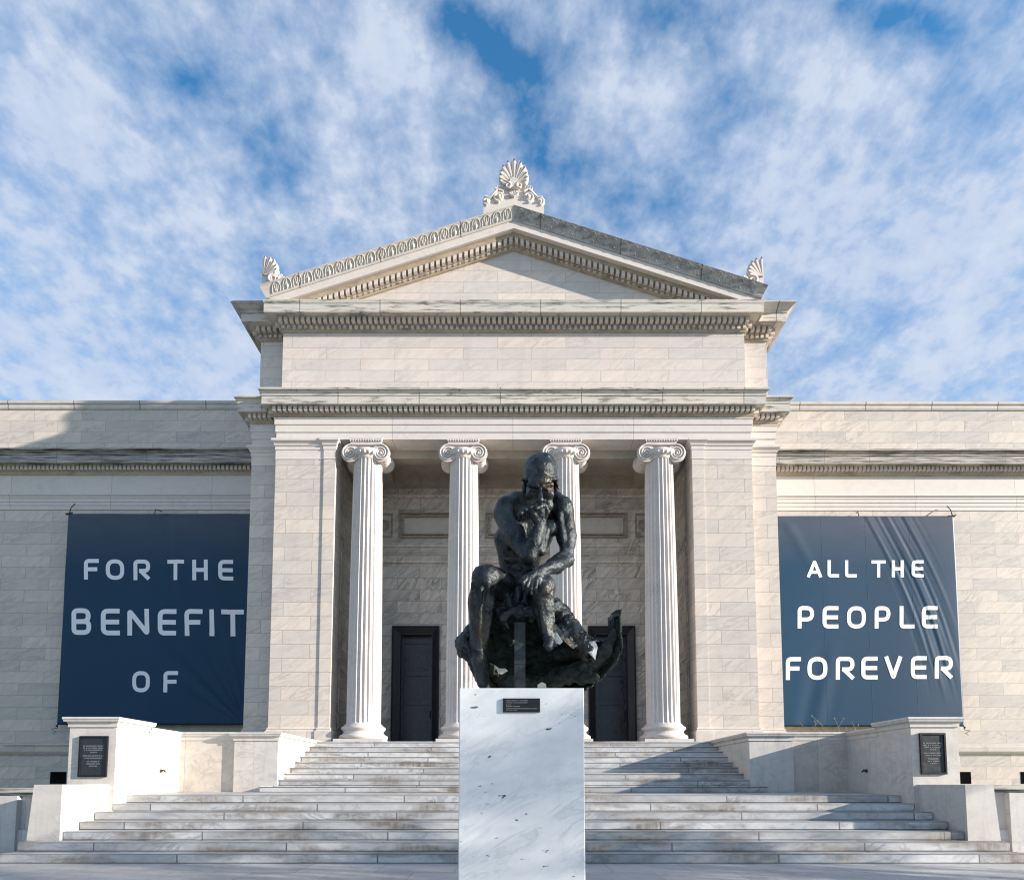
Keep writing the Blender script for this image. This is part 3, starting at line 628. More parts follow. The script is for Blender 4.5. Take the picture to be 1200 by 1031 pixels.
# -- columns
ZCAP0 = zz(535.5, 17.95)
def column(x, y, label=None):
    b = MB(); b.box(x-.70, x+.70, y-.70, y+.70, ZP-.01, ZP+.085); 
    z0 = ZP+.085
    pr = [(.66, 0), (.70, .03), (.715, .075), (.70, .12), (.655, .145), (.625, .15), (.62, .17), (.585, .20), (.575, .235), (.59, .265), (.615, .275), (.615, .29), (.64, .305), (.648, .34), (.635, .375), (.60, .395), (.575, .40), (.57, .425), (.545, .45), (.525, .47)]
    col = bpy.data.objects.new('column', None); C.objects.link(col); col.location = (x, y, ZP); col.parent = mu; col.matrix_parent_inverse = Matrix.Translation(-ORIG[mu.name]); ORIG[col.name] = Vector((x, y, ZP))
    b.lathe([(r, h) for r, h in pr], (x, y, z0), 64); b.build('column_base', M['column'], col)
    zs0, zs1 = z0+.46, ZCAP0; b = MB(); rows = []; NF, NS = 24, 9; nz = 26
    for i in range(nz+1):
        t = i/nz; t = t if i not in (1, nz-1) else (.006 if i == 1 else .994)
        Rr = .50-.075*(t**1.7)-.0*t
        e = min(1, max(0, min(t, 1-t)-.001)/.011); e = math.sqrt(e)
        if i in (0, nz): e = 0; 
        row = []
        for k in range(NF*NS):
            ph = (k % NS)/NS; q = (ph-.5)/.40
            dp = math.sqrt(max(0, 1-q*q)) if abs(q) < 1 else 0
            a = 2*PI*k/(NF*NS)+PI/NF*.0
            rr = Rr-(.052*Rr/.5)*dp*e+(.02 if i in (0, nz) else 0)
            row.append((x+rr*math.cos(a), y+rr*math.sin(a), zs0+(zs1-zs0)*t))
        rows.append(row)
    b.grid(rows, closed_u=True); b.build('shaft', M['column'], col)
    # ionic capital
    b = MB(); yfv = y-.36; s0 = 17.94/.956/F
    ez = zz(530.6, 17.94); top = zA0
    b.lathe([(.42, ZCAP0-.05), (.44, ZCAP0-.02), (.455, ZCAP0), (.44, ZCAP0+.02), (.46, ZCAP0+.04), (.53, ZCAP0+.12), (.55, ZCAP0+.2), (.5, ZCAP0+.24)], (x, y, 0), 48)
    for k in range(24):
        a = 2*PI*k/24; b.ball((x+.50*math.cos(a), y+.50*math.sin(a), ZCAP0+.115), (.05, .05, .07), 8, 6)
    hx_ = 17.7*s0; rv = 10.7*s0
    for sx in (-1, 1):
        b.lathe([(rv, -.36), (rv, -.30), (rv*.9, -.26), (rv*.72, -.12), (rv*.68, 0), (rv*.72, .12), (rv*.9, .26), (rv, .30), (rv, .36)], (x+sx*hx_, y, ez), 32, axis='y')
        for q in (-.06, .06): b.lathe([(rv*.70, q-.025), (rv*.78, q), (rv*.70, q+.025)], (x+sx*hx_, y, ez), 24, axis='y', caps=False)
        for yy, sg in ((yfv, -1), (y+.36, 1)):
            n = 64; pts = [(x+sx*hx_-sx*(rv*.93*(1-.80*(i/n)**.8))*math.cos(PI/2-2*PI*2.6*i/n), yy+sg*.018, ez+(rv*.93*(1-.80*(i/n)**.8))*math.sin(PI/2-2*PI*2.6*i/n)) for i in range(n+1)]
            pts = [(2*(x+sx*hx_)-p[0], p[1], p[2]) for p in pts]
            b.tube(pts, [.026-.013*i/n for i in range(n+1)], 6); b.ball((x+sx*hx_, yy+sg*.01, ez), .042)
    zt2 = zz(519.6, 17.94); zb4 = ez+rv*.28
    b.box(x-hx_, x+hx_, yfv+.025, y+.335, zb4+.03, zt2-.01)
    for yy in (yfv-.005, y+.365):
        b.tube([(x-hx_, yy, ez+rv*.95), (x, yy, ez+rv*.90), (x+hx_, yy, ez+rv*.95)], .03, 8); b.tube([(x-hx_*.62, yy, zb4+.05), (x, yy, zb4+.035), (x+hx_*.62, yy, zb4+.05)], .018, 8)
    b.box(x-hx_-.02, x+hx_+.02, yfv-.012, y+.372, ez+rv*.86, ez+rv*1.0)
    b.box(x-.50, x+.50, yfv-.03, y+.39, top-.06, top-.001); b.box(x-.46, x+.46, yfv-.0, y+.36, ez+rv*.9, top-.061)
    for k in range(13): b.ball((x-.46+.92*k/12, yfv-.018, top-.075), (.026, .02, .03), 6, 5)
    b.build('capital', M['column'], col)
    for o in (c for c in bpy.data.objects if c.parent == col): pass
for u in (428.4, 542.6, 663.0, 775.2):
    column(xx(u, 530, 17.94), 18.30)
# -- wings
zW = lambda v, o=0: zz(v, YW-o)
for s in (-1, 1):
    dv = 0 if s < 0 else 1.2
    xa, xb = (-34, -XREC+.1) if s < 0 else (XREC-.1, 34)
    pth = [(xa, YW), (xb, YW)]
    b = MB(); b.box(xa, xb, YW, YW+8, 0, zW(480)); wl = part(b, 'wing_wall', 'wing')
    b = MB(); b.sweep(pth, [(.0, zW(480+dv)), (.03, zW(480+dv)), (.05, zW(478.5+dv)), (.05, zW(475+dv)), (.09, zW(474+dv)), (.09, zW(471+dv)), (-8, zW(471+dv)+.05)]); part(b, 'parapet_coping', 'cyma', wl)
    b = MB(); c0, c1, c2 = zW(541+dv, .42), zW(533+dv, .42), zW(524.5+dv, .5)
    b.sweep(pth, [(-.1, c0), (.36, c0), (.36, c0-.02), (.40, c0-.02), (.40, c1), (.42, c1+.01), (.42, c1+.05), (.39, c1+.055), (.40, c1+.09), (.46, c1+.13), (.43, c1+.135), (.43, c1+.16), (.49, c1+.165), (.50, c2-.02), (.49, c2), (-.1, c2+.05)]); part(b, 'cornice', 'wingcornice', wl)
    b = MB(); d0, d1, d2 = zW(556.5+dv, .06), zW(551.8+dv, .1), zW(544+dv, .15)
    b.sweep(pth, [(-.1, d0), (.05, d0), (.07, d1-.02), (.08, d1), (.08, d2), (.2, d2+.01), (.23, c0+.004), (-.1, c0+.004)]); part(b, 'bed_moulding', 'bed', wl)
    b = MB(); b.blocks(pth, .08, .115, d1+.01, d2+.006, .155, .097); part(b, 'dentil_course', 'plain', wl)
    b = MB(); f0, f1 = zW(597.3+dv, 0), zW(579+dv, .1)
    fs = [zW(v+dv, .03) for v in (592, 588, 584)]
    b.sweep(pth, [(-.1, f0), (.02, f0), (.02, fs[0]-.015), (.04, fs[0]), (.04, fs[1]-.015), (.06, fs[1]), (.06, fs[2]-.015), (.08, fs[2]), (.08, f1-.07), (.12, f1-.03), (.12, f1), (.02, f1+.01), (.02, d0-.001), (-.1, d0-.001)]); part(b, 'frieze', 'architrave', wl)
    b = MB(); w0, w1 = zW(881.5, .2), zW(872.5, .2)
    b.sweep(pth, [(-.1, 0), (.14, 0), (.14, w0-.12), (.16, w0-.1), (.22, w0), (.24, w0+.04), (.24, w1-.08), (.16, w1-.02), (.0, w1)]); part(b, 'water_table', 'wing', wl)
    for uc in ((68,) if s < 0 else (1131.5, 1203)):
        hw = 9 if s < 0 else 7
        x0, z1 = pt(uc-hw, 904, YW-.15); x1, z0 = pt(uc+hw, 918, YW-.15)
        b = MB(); b.box(x0, x1, YW-.148, YW-.10, z0, z1); wn = part(b, 'basement_window', 'dark', wl)
    if s < 0:
        b = MB(); zr_ = zW(873, .3); b.tube([(-17.8, YW-.27, zr_+.02), (-13.9, YW-.27, zr_+.02)], .03, 6); part(b, 'conduit_pipe', 'wing', wl)

# ------------------------------------------------------------------ banners
YBN = 21.45
def arc_path(p, r, closed=False, n=6):
    """polyline with its inner corners rounded by radius r (points may carry their own radius)"""
    out = []; m = len(p)
    for i in range(m):
        a = Vector(p[i][:2]); rr = p[i][2] if len(p[i]) > 2 else r
        if (not closed and i in (0, m-1)) or rr <= 0: out.append(a); continue
        b, c = Vector(p[i-1][:2]), Vector(p[(i+1) % m][:2]); d1, d2 = b-a, c-a
        rr = min(rr, d1.length*.499, d2.length*.499); s, e = a+d1.normalized()*rr, a+d2.normalized()*rr
        for k in range(n+1):
            t = k/n; out.append(s*(1-t)**2+a*2*t*(1-t)+e*t*t)
    return out
def glyph(ch, x0, x1, y0, y1, s):
    h = s/2; L, Rr, T, B = x0+h, x1-h, y0+h, y1-h; Mm = (T+B)/2; Cx = (x0+x1)/2; r = s*1.05; W = x1-x0
    if ch == 'F': return [([(L, y1), (L, T, r*.8), (x1, T)], 0), ([(L, Mm), (x1-W*.10, Mm)], 0)]
    if ch == 'E': return [([(x1, T), (L, T, r), (L, B, r), (x1, B)], 0), ([(L, Mm), (x1-W*.03, Mm)], 0)]
    if ch == 'T': return [([(x0, T), (x1, T)], 0), ([(Cx, T), (Cx, y1)], 0)]
    if ch == 'H': return [([(L, y0), (L, y1)], 0), ([(Rr, y0), (Rr, y1)], 0), ([(L, Mm), (Rr, Mm)], 0)]
    if ch == 'O': return [([(L, T, W*.42), (Rr, T, W*.42), (Rr, B, W*.42), (L, B, W*.42)], 1)]
    if ch == 'I': return [([(Cx, y0), (Cx, y1)], 0)]
    if ch == 'L': return [([(L, y0), (L, B, r*.5), (x1, B)], 0)]
    if ch == 'N': return [([(L, y1), (L, T, r*.5), (Rr, B, r*.5), (Rr, y0)], 0)]
    if ch == 'V': return [([(L, y0), (Cx, B, r*.3), (Rr, y0)], 0)]
    if ch == 'A': return [([(L, y1), (Cx, T, r*.3), (Rr, y1)], 0), ([(x0+W*.25, y1-(y1-y0)*.30), (x1-W*.25, y1-(y1-y0)*.30)], 0)]
    if ch == 'P': return [([(L, y1), (L, T, r*.8), (Rr, T, r*1.6), (Rr, y0+(y1-y0)*.60, r*1.6), (L, y0+(y1-y0)*.60)], 0)]
    if ch == 'R': return [([(L, y1), (L, T, r*.8), (Rr-W*.03, T, r*1.5), (Rr-W*.03, y0+(y1-y0)*.55, r*1.5), (L+W*.22, y0+(y1-y0)*.55)], 0), ([(L+W*.27, y0+(y1-y0)*.52), (x1-h*.8, y1-h*.5)], 0)]
    if ch == 'B': return [([(L, T, r*.8), (Rr-W*.03, T, r*1.4), (Rr-W*.03, Mm, r*1.1), (L, Mm)], 1), ([(L, Mm), (L, B, r*.8), (Rr, B, r*1.4), (Rr, Mm, r*1.1), (L+W*.3, Mm)], 0)]
def ribbon(paths, s):
    quads = []
    for p, closed in paths:
        q = arc_path([tuple(a) for a in p], 0, closed); n = len(q); Ls, Rs = [], []
        idx = range(n)
        for i in idx:
            a = q[i]; pv = q[i-1] if (closed or i > 0) else None; nx = q[(i+1) % n] if (closed or i < n-1) else None
            ns = []
            if pv is not None and (a-pv).length > 1e-6: d = (a-pv).normalized(); ns.append(Vector((-d.y, d.x)))
            if nx is not None and (nx-a).length > 1e-6: d = (nx-a).normalized(); ns.append(Vector((-d.y, d.x)))
            o = ns[0] if len(ns) == 1 else (ns[0]+ns[1])/max(.35, 1+ns[0].dot(ns[1]))
            Ls.append(a+o*s/2); Rs.append(a-o*s/2)
        for i in range(n if closed else n-1):
            j = (i+1) % n; k = max(1, int((q[j]-q[i]).length/2.5))
            for w in range(k):
                t0, t1 = w/k, (w+1)/k
                quads.append((Ls[i].lerp(Ls[j], t0), Ls[i].lerp(Ls[j], t1), Rs[i].lerp(Rs[j], t1), Rs[i].lerp(Rs[j], t0)))
    return quads
def banner(label, corners, rows, fold, name_loc):
    (ul, vt), (ur, vt2), (ubr, vb2), (ubl, vb) = corners
    xl, zt = pt(ul, vt, YBN); xr, _ = pt(ur, vt2, YBN); xl2, zb = pt(ubl, vb, YBN); xr2, _ = pt(ubr, vb2, YBN)
    xl, xr = (xl+xl2)/2, (xr+xr2)/2
    t = thing('banner', label, 'banner', ((xl+xr)/2, YBN, zb), 'blue banners hung on the museum wings')
    def Ysurf(x, z): return YBN-fold((x-xl)/(xr-xl), (zt-z)/(zt-zb))
    nu, nv = 150, 150; b = MB()
    b.grid([[(xl+(xr-xl)*i/nu, Ysurf(xl+(xr-xl)*i/nu, zt-(zt-zb)*j/nv), zt-(zt-zb)*j/nv) for i in range(nu+1)] for j in range(nv+1)])
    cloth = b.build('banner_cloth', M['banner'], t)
    so = cloth.modifiers.new('thickness', 'SOLIDIFY'); so.thickness = .004; so.offset = 1
    b = MB()
    for xs_ in (.25, .5, .75):                              # welded seams of the sheets
        x = xl+(xr-xl)*xs_
        b.grid([[(x+w, Ysurf(x, zt-(zt-zb)*j/60)-.0015-(.0015 if w == 0 else 0), zt-(zt-zb)*j/60) for w in (-.008, 0, .008)] for j in range(61)])
    b.build('seam', M['banner'], cloth)
    b = MB()
    for (word, y0, y1, s, tilt) in rows:
        for ch, x0, x1 in word:
            mid = (x0+x1)/2
            dy = tilt*(mid-(ul+ur)/2)
            for ip, path in enumerate(glyph(ch, x0, x1, y0+dy, y1+dy, s)):
                for quad in ribbon([path], s):
                    vs = []
                    for p in quad:
                        X, Z = pt(p.x, p.y, YBN); vs.append((X, Ysurf(X, Z)-.0075-.001*ip, Z))
                    b.add(vs, [(0, 1, 2, 3)])
    b.build('banner_lettering', M['letter'], cloth)
    b = MB()
    for xe in (xl, xr):
        b.tube([(xe, YBN-.01, zt+.05), (xe, YBN-.01, zb-.03)], .012, 6)
    b.tube([(xl, YBN+.0, zt), (xr, YBN+.0, zt)], .013, 6); b.tube([(xl, YBN+.01, zb), (xr, YBN+.01, zb)], .014, 6)
    b.build('edge_cord', M['rope'], t)
    side = -1 if xl < 0 else 1; xo = xl if side < 0 else xr
    b = MB(); xm = xl+(xr-xl)*.47
    b.tube([(xo, YBN, zt), (xo+side*.02, YBN+.1, zt+.28), (xo+side*.0, YW-.1, zt+.5)], .016, 6); b.tube([(xo-.15, YBN+.05, zt+.03), (xo, YBN-.02, zt), (xo+.12, YBN+.0, zt+.05)], .03, 6)
    b.ball((xo+side*.03, YBN-.02, zt+.0), .04, 8, 6)
    b.build('bracket', M['rust'], t); b = MB()
    b.tube([(xm, YBN, zt), (xm+.0, YBN+.05, zt+.2), (xm+.08, YW-.05, zt+.25)], .014, 6)
    b.build('bracket', M['rust'], t); b = MB()
    b.tube([(xo, YBN, zb), (xo+side*.05, YBN+.05, zb-.12), (xo+side*.3, YW-.25, zb-.15), (xo+side*.12, YW-.25, zb-.25), (xo+side*.25, YW-.2, zb-.3)], .012, 6)
    b.ball((xo+side*.02, YBN-.02, zb-.05), .035, 8, 6)
    b.build('bracket', M['rust'], t)
    return t
def sm(a, b, x):
    t = min(1, max(0, (x-a)/(b-a))); return t*t*(3-2*t)
def fold_left(s, t):
    d = .016*math.sin(9*s+3*t)+.011*math.sin(5*t+1)+.005*math.sin(31*s-17*t)+.004*math.sin(23*t+11*s)
    a = math.atan2(1.02-t, 1.02-s); rr = math.hypot(1.02-t, 1.02-s)                 # tension folds from the lower right corner
    d += .030*math.sin(a*26)*sm(1.0, .35, rr)*sm(0, .12, rr)*sm(.35, .75, a)*sm(1.6, 1.2, a)
    w = s-.56-.14*t; d += .012*math.sin(w*70)*math.exp(-(w/.08)**2)*sm(.8, .1, t)
    return d+.02
def fold_right(s, t):
    d = .010*math.sin(8*s+2*t)+.006*math.sin(6*t)
    x = s-.50-.42*t-.04*math.sin(4*t); p = x*math.cos(.45)
    m = sm(-.06, .03, x)*sm(.36-.2*t, .18-.1*t, x)*sm(.93, .6, t)
    d += .0048*m*math.sin(p*66+1.3*math.sin(5*t))+.0045*m*math.sin(p*131+2*t)+.003*m*math.sin(p*233-3*t)
    x2 = s-.04-.6*t; d += .016*math.exp(-(x2/.035)**2)*sm(.35, .1, t)*sm(.0, .05, t)
    x3 = s-.15-.3*(1-t); d += .012*math.sin(x3*40)*math.exp(-(x3/.1)**2)*sm(.55, .85, t)
    return d+.03
W1 = [('F', 99.5, 117), ('O', 125, 146), ('R', 156.8, 176.8), ('T', 196.6, 216.2), ('H', 226, 244.5), ('E', 256.5, 273.8)]
W2 = [('B', 84.6, 107.6), ('E', 118.6, 140.6), ('N', 149.4, 175), ('E', 185.5, 207), ('F', 216.8, 237.8), ('I', 245.8, 251.2), ('T', 260, 286)]
W3 = [('O', 155, 176), ('F', 192, 209.3)]
banner('navy banner lettered FOR THE BENEFIT OF', [(80.5, 602.5), (293.2, 602.5), (287, 850), (68.2, 848.5)], [(W1, 655.9, 679.8, 4.6, .006), (W2, 713.6, 744.6, 5.5, .008), (W3, 786.2, 811, 4.6, .004)], fold_left, 0)
V1 = [('A', 944.3, 963), ('L', 969, 982.6), ('L', 989.5, 1003.5), ('T', 1020.6, 1037.2), ('H', 1044.2, 1058.4), ('E', 1067.2, 1081.4)]
V2 = [('P', 934, 953.2), ('E', 963.3, 982), ('O', 992, 1014), ('P', 1024.4, 1042.8), ('L', 1053.4, 1070.8), ('E', 1079.2, 1097.6)]
V3 = [('F', 920.3, 938), ('O', 945.7, 969), ('R', 979, 1001.6), ('E', 1008.9, 1028), ('V', 1035.4, 1057), ('E', 1066.5, 1085), ('R', 1094.4, 1116.4)]
banner('navy banner lettered ALL THE PEOPLE FOREVER', [(909.3, 605), (1116.5, 605), (1129, 849), (917, 850.5)], [(V1, 656.8, 676.8, 3.8, 0), (V2, 710.4, 736.4, 4.6, 0), (V3, 769.3, 796, 4.8, -.008)], fold_right, 0)

# dry weeds on the right planter
wd = thing('dry_weeds', 'wispy dry grass stalks growing behind the right stair wall coping', 'dry grass', (7.4, 15.5, 2.43))
rnd = random.Random(11); b = MB()
for u, lean in ((948, -.35), (958, -.1), (964, -.5), (966, -.45), (972, .0), (978, -.3), (981, .25), (990, .1), (995, .35), (1004, -.2), (953, .2), (985, -.2)):
    x = xx(u, 845, 15.6); h = rnd.uniform(.3, .68); y = 15.6+rnd.uniform(-.15, .2)
    b.tube([(x, y, 2.42), (x+lean*h*.4, y, 2.42+h*.6), (x+lean*h*1.4, y-.02, 2.42+h)], [.006, .005, .003], 5)
    if rnd.random() < .6: b.ball((x+lean*h*1.4, y-.02, 2.42+h), (.012, .012, .03), 6, 5)
b.build('stalks', M['straw'], wd)
C_w = MB()
for k in range(40):
    x = rnd.uniform(6.9, 7.9); y = rnd.uniform(15.45, 16.2); h = rnd.uniform(.06, .2); l = rnd.uniform(-.5, .5)
    C_w.tube([(x, y, 2.42), (x+l*h, y, 2.42+h)], [.006, .003], 4)
C_w.build('dry_tuft', M['straw'], wd)

# ------------------------------------------------------------------ statue pedestal
YPF = 4.5
xp0, zpt = pt(538.3, 806, YPF); xp1 = xx(684.2, 806, YPF)
pd = thing('statue_pedestal', 'tall pale veined marble pedestal under the bronze statue', 'pedestal', ((xp0+xp1)/2, YPF+.6, 0))
b = MB(); c = .006
b.prism([(xp0+c, YPF), (xp1-c, YPF), (xp1, YPF+c), (xp1, YPF+1.2-c), (xp1-c, YPF+1.2), (xp0+c, YPF+1.2), (xp0, YPF+1.2-c), (xp0, YPF+c)], 'z', 0, zpt-c)
b.prism([(xp0+c, YPF+.001), (xp1-c, YPF+.001), (xp1-.001, YPF+c), (xp1-.001, YPF+1.2-c), (xp1-c, YPF+1.199), (xp0+c, YPF+1.199), (xp0+.001, YPF+1.2-c), (xp0+.001, YPF+c)], 'z', zpt-c, zpt)
b.build('marble_block', M['pedestal'], pd)
a0, b1 = pt(589.5, 818.2, YPF); a1, b0 = pt(632.8, 834.4, YPF)
b = MB(); b.box(a0, a1, YPF-.012, YPF+.001, b0, b1); b.box(a0+.006, a1-.006, YPF-.0145, YPF-.011, b0+.006, b1-.006); pq = b.build('plaque', M['plaquerim'], pd)
b = MB(); rnd = random.Random(5); H = b1-b0; Wd = a1-a0
for fr, wdt in ((.17, .60), (.32, .58), (.47, .14), (.58, .38), (.74, .84), (.86, .3)):
    x = a0+Wd*.08; xe = x+Wd*wdt; z = b1-H*fr
    while x < xe:
        l = rnd.uniform(.005, .008); b.box(x, min(xe, x+l*.7), YPF-.016, YPF-.0142, z-.0032, z+.0032); x += l
        if rnd.random() < .2: x += .004
b.build('plaque_lettering', M['plaqtext'], pq)

# ------------------------------------------------------------------ bronze statue
YS = 4.98
def J(u, v, d): X, Z = pt(u, v, YS+d); return np.array((X, YS+d, Z))
class SDF:
    def __init__(s): s.p = []
    def cone(s, a, b, ra, rb, k=.03): s.p.append(('c', a, b, ra, rb, k))
    def chain(s, pts, rs, k=.03):
        for i in range(len(pts)-1): s.cone(pts[i], pts[i+1], rs[i], rs[i+1], k)
    def ell(s, c, r, k=.03, rot=None, sub=False): s.p.append(('s' if sub else 'e', c, r, rot, k))
    def mesh(s, name, mat, parent, h=.008, rough=0.0):
        lo = np.full(3, 1e9); hi = -lo
        bounds = []
        for q in s.p:
            if q[0] == 'c':
                l = np.minimum(q[1]-q[3], q[2]-q[4]); g = np.maximum(q[1]+q[3], q[2]+q[4])
            else: l = q[1]-max(q[2]); g = q[1]+max(q[2])
            bounds.append((l, g)); 
            if q[0] != 's': lo = np.minimum(lo, l); hi = np.maximum(hi, g)
        lo -= .06; n = np.ceil((hi+.06-lo)/h).astype(int)+1
        D = np.full(n, .3, np.float32)
        for q, (l, g) in zip(s.p, bounds):
            k = q[-1]; mar = k+4*h
            i0 = np.maximum(0, np.floor((l-mar-lo)/h).astype(int)); i1 = np.minimum(n, np.ceil((g+mar-lo)/h).astype(int)+1)
            if (i1 <= i0).any(): continue
            ax = [lo[a]+h*np.arange(i0[a], i1[a], dtype=np.float32) for a in range(3)]
            Pp = np.stack(np.meshgrid(*ax, indexing='ij'), -1).astype(np.float32)
            if q[0] == 'c':
                a, bb = q[1].astype(np.float32), q[2].astype(np.float32); ba = bb-a; L2 = max(1e-9, float(ba@ba))
                t = np.clip(((Pp-a)@ba)/L2, 0, 1); d = np.linalg.norm(Pp-a-t[..., None]*ba, axis=-1)-(q[3]+(q[4]-q[3])*t)
            else:
                w = Pp-q[1].astype(np.float32)
                if q[3] is not None: w = w@np.array(q[3], np.float32).T
                r = np.array(q[2], np.float32); k0 = np.linalg.norm(w/r, axis=-1); k1 = np.linalg.norm(w/r**2, axis=-1); d = k0*(k0-1)/np.maximum(k1, 1e-6)
            sl = tuple(slice(i0[a], i1[a]) for a in range(3)); A = D[sl]
            if q[0] == 's':
                d = -d; hh = np.maximum(k-np.abs(A-d), 0)/max(k, 1e-6); D[sl] = np.maximum(A, d)+hh*hh*k/4
            else:
                hh = np.maximum(k-np.abs(A-d), 0)/max(k, 1e-6); D[sl] = np.minimum(A, d)-hh*hh*k/4
        if rough:
            ax = [lo[a]+h*np.arange(n[a], dtype=np.float32) for a in range(3)]
            X, Y, Z = np.meshgrid(*ax, indexing='ij')
            nz = np.zeros_like(D)
            for f1, am in ((19, .7), (37, .7), (71, .55), (127, .35)):
                nz += am*np.sin(f1*X+2.1*np.sin(f1*.7*Z+1))*np.sin(f1*.9*Z+1.7*np.sin(f1*.8*Y+2))*np.cos(f1*.8*Y+1.3*np.sin(f1*.6*X))
            D += rough*nz
        # surface nets
        sgn = D < 0
        cnt = np.zeros(tuple(n-1), np.int8)
        for a in (0, 1):
            for bq in (0, 1):
                for cc in (0, 1): cnt += sgn[a:n[0]-1+a, bq:n[1]-1+bq, cc:n[2]-1+cc]
        act = np.argwhere((cnt > 0) & (cnt < 8)); idx = np.full(tuple(n-1), -1, np.int64); idx[tuple(act.T)] = np.arange(len(act))
        acc = np.zeros((len(act), 3)); num = np.zeros(len(act))
        cor = [(a, bq, cc) for a in (0, 1) for bq in (0, 1) for cc in (0, 1)]
        for c1 in cor:
            for axx in range(3):
                if c1[axx]: continue
                c2 = list(c1); c2[axx] = 1
                d1 = D[tuple((act+c1).T)]; d2 = D[tuple((act+c2).T)]; mk = (d1 < 0) != (d2 < 0)
                t = np.where(mk, d1/np.where(mk, d1-d2, 1), 0)
                p = np.array(c1, float)[None]+t[:, None]*np.eye(3)[axx]
                acc[mk] += p[mk]; num[mk] += 1
        V = lo+h*(act+acc/num[:, None])
        Fs = []
        for axx in range(3):
            u, v = (axx+1) % 3, (axx+2) % 3
            sl1 = [slice(1, -1)]*3; sl1[axx] = slice(0, -1); sl2 = [slice(1, -1)]*3; sl2[axx] = slice(1, None)
            a, bq = sgn[tuple(sl1)], sgn[tuple(sl2)]; ch = np.argwhere(a != bq); off = np.ones(3, int); off[axx] = 0; e = ch+off
            if len(e) == 0: continue
            fl = a[tuple(ch.T)]; eu, ev = np.eye(3, dtype=int)[u], np.eye(3, dtype=int)[v]
            q4 = np.stack([idx[tuple((e-eu-ev).T)], idx[tuple((e-ev).T)], idx[tuple(e.T)], idx[tuple((e-eu).T)]], 1)
            q4[~fl] = q4[~fl][:, ::-1]; Fs.append(q4)
        Fq = np.concatenate(Fs); Fq = Fq[(Fq >= 0).all(1)]
        me = bpy.data.meshes.new(name); me.from_pydata(V.tolist(), [], Fq.tolist()); me.polygons.foreach_set('use_smooth', [True]*len(Fq)); me.materials.append(mat); me.update()
        o = bpy.data.objects.new(name, me); C.objects.link(o); attach(o, parent); return o

stt = thing('statue', 'dark bronze seated nude man, chin on hand, on a blown open base', 'statue', (J(612, 806, .1)[0], YS+.1, zpt))
B_ = SDF()
# torso
B_.ell(J(611, 688, .22), (.20, .17, .13)); B_.cone(J(608, 682, .20), J(613, 645, .11), .15, .165, .04)
B_.ell(J(621, 622, .06), (.205, .15, .20), .05); B_.cone(J(600, 597, .07), J(652, 594, .07), .108, .10, .05)
B_.cone(J(606, 588, .07), J(648, 586, .07), .085, .082, .05)
B_.cone(J(629, 594, .02), J(632, 572, -.07), .085, .078, .03)
B_.ell(J(606, 619, -.055), (.095, .055, .075), .02); B_.ell(J(643, 619, -.05), (.085, .055, .075), .02)
B_.cone(J(628, 596, -.05), J(597, 594, -.04), .022, .02, .03); B_.cone(J(634, 596, -.05), J(657, 592, -.03), .02, .02, .03)
B_.cone(J(595, 632, .07), J(601, 668, .14), .115, .10, .05)
for i in range(4): B_.cone(J(589+i*1.2, 632+i*7.5, .0), J(602+i, 636+i*7.5, -.045+.02*i), .022, .016, .02)
for i in range(3):
    for sx in (-1, 1): B_.ell(J(614+sx*7, 645+i*10, -.03+.03*i), (.05, .03, .032), .014)
# shoulders and arms
B_.ell(J(593.5, 598.5, 0), (.10, .105, .125), .04); B_.ell(J(660, 597.5, 0), (.086, .095, .115), .04)
B_.chain([J(591, 604, 0), J(602, 628, -.08), J(619, 651, -.18)], [.088, .082, .06], .025); B_.ell(J(608, 626, -.13), (.055, .05, .085), .02)
B_.ell(J(597, 630, -.03), (.05, .055, .10), .02)
B_.ell(J(620, 654, -.18), (.058, .055, .05), .02)
B_.chain([J(620, 652, -.19), J(626, 635, -.205), J(634, 612, -.21)], [.058, .062, .040], .02); B_.cone(J(633, 645, -.17), J(640, 622, -.18), .048, .034, .02)
B_.chain([J(661, 602, 0), J(665, 628, -.01), J(664, 655, -.05)], [.078, .072, .056], .025); B_.ell(J(658, 628, -.05), (.045, .05, .085), .018); B_.ell(J(669, 622, .03), (.04, .05, .09), .018)
B_.ell(J(665, 657, -.05), (.055, .055, .048), .02)
B_.chain([J(664, 656, -.06), J(652, 663, -.17), J(636, 668, -.29)], [.055, .060, .040], .02); B_.cone(J(660, 650, -.08), J(645, 660, -.2), .04, .035, .015)
# left hand hanging over the knee
B_.cone(J(636, 668, -.29), J(622, 676, -.37), .036, .034, .015); B_.cone(J(634, 672, -.30), J(628, 681, -.37), .034, .03, .015)
for kk, a, t in (((618, 676), (612.8, 683), (613.4, 690)), ((621, 679), (617.4, 687), (617.8, 694.5)), ((624.6, 681), (622, 689.5), (622.6, 696)), ((628.3, 682), (627.2, 689), (627.8, 694))):
    B_.ell(J(*kk, -.385), (.02, .02, .02), .008); B_.chain([J(*kk, -.385), J(*a, -.41), J(*t, -.39)], [.018, .0165, .011], .004)
B_.chain([J(628, 670, -.34), J(616, 675, -.35), J(609.5, 681.5, -.36)], [.022, .018, .012], .006)
# right hand folded under the chin
B_.cone(J(634, 612, -.21), J(633, 598, -.25), .040, .046, .015); B_.cone(J(629, 609, -.235), J(624, 599, -.265), .036, .036, .015)
for i, (u, v) in enumerate(((636.5, 592.5), (630, 591.5), (624, 594), (618.5, 598))):
    d = -.285+.006*i
    B_.ell(J(u, v, d), (.022, .02, .02), .008); B_.chain([J(u, v, d), J(u-8, v+3.2, d-.02), J(u-9, v+9.5, d+.03)], [.019, .018, .013], .004)
B_.chain([J(638, 607, -.23), J(642, 599, -.26), J(639, 592, -.285)], [.022, .018, .013], .006)
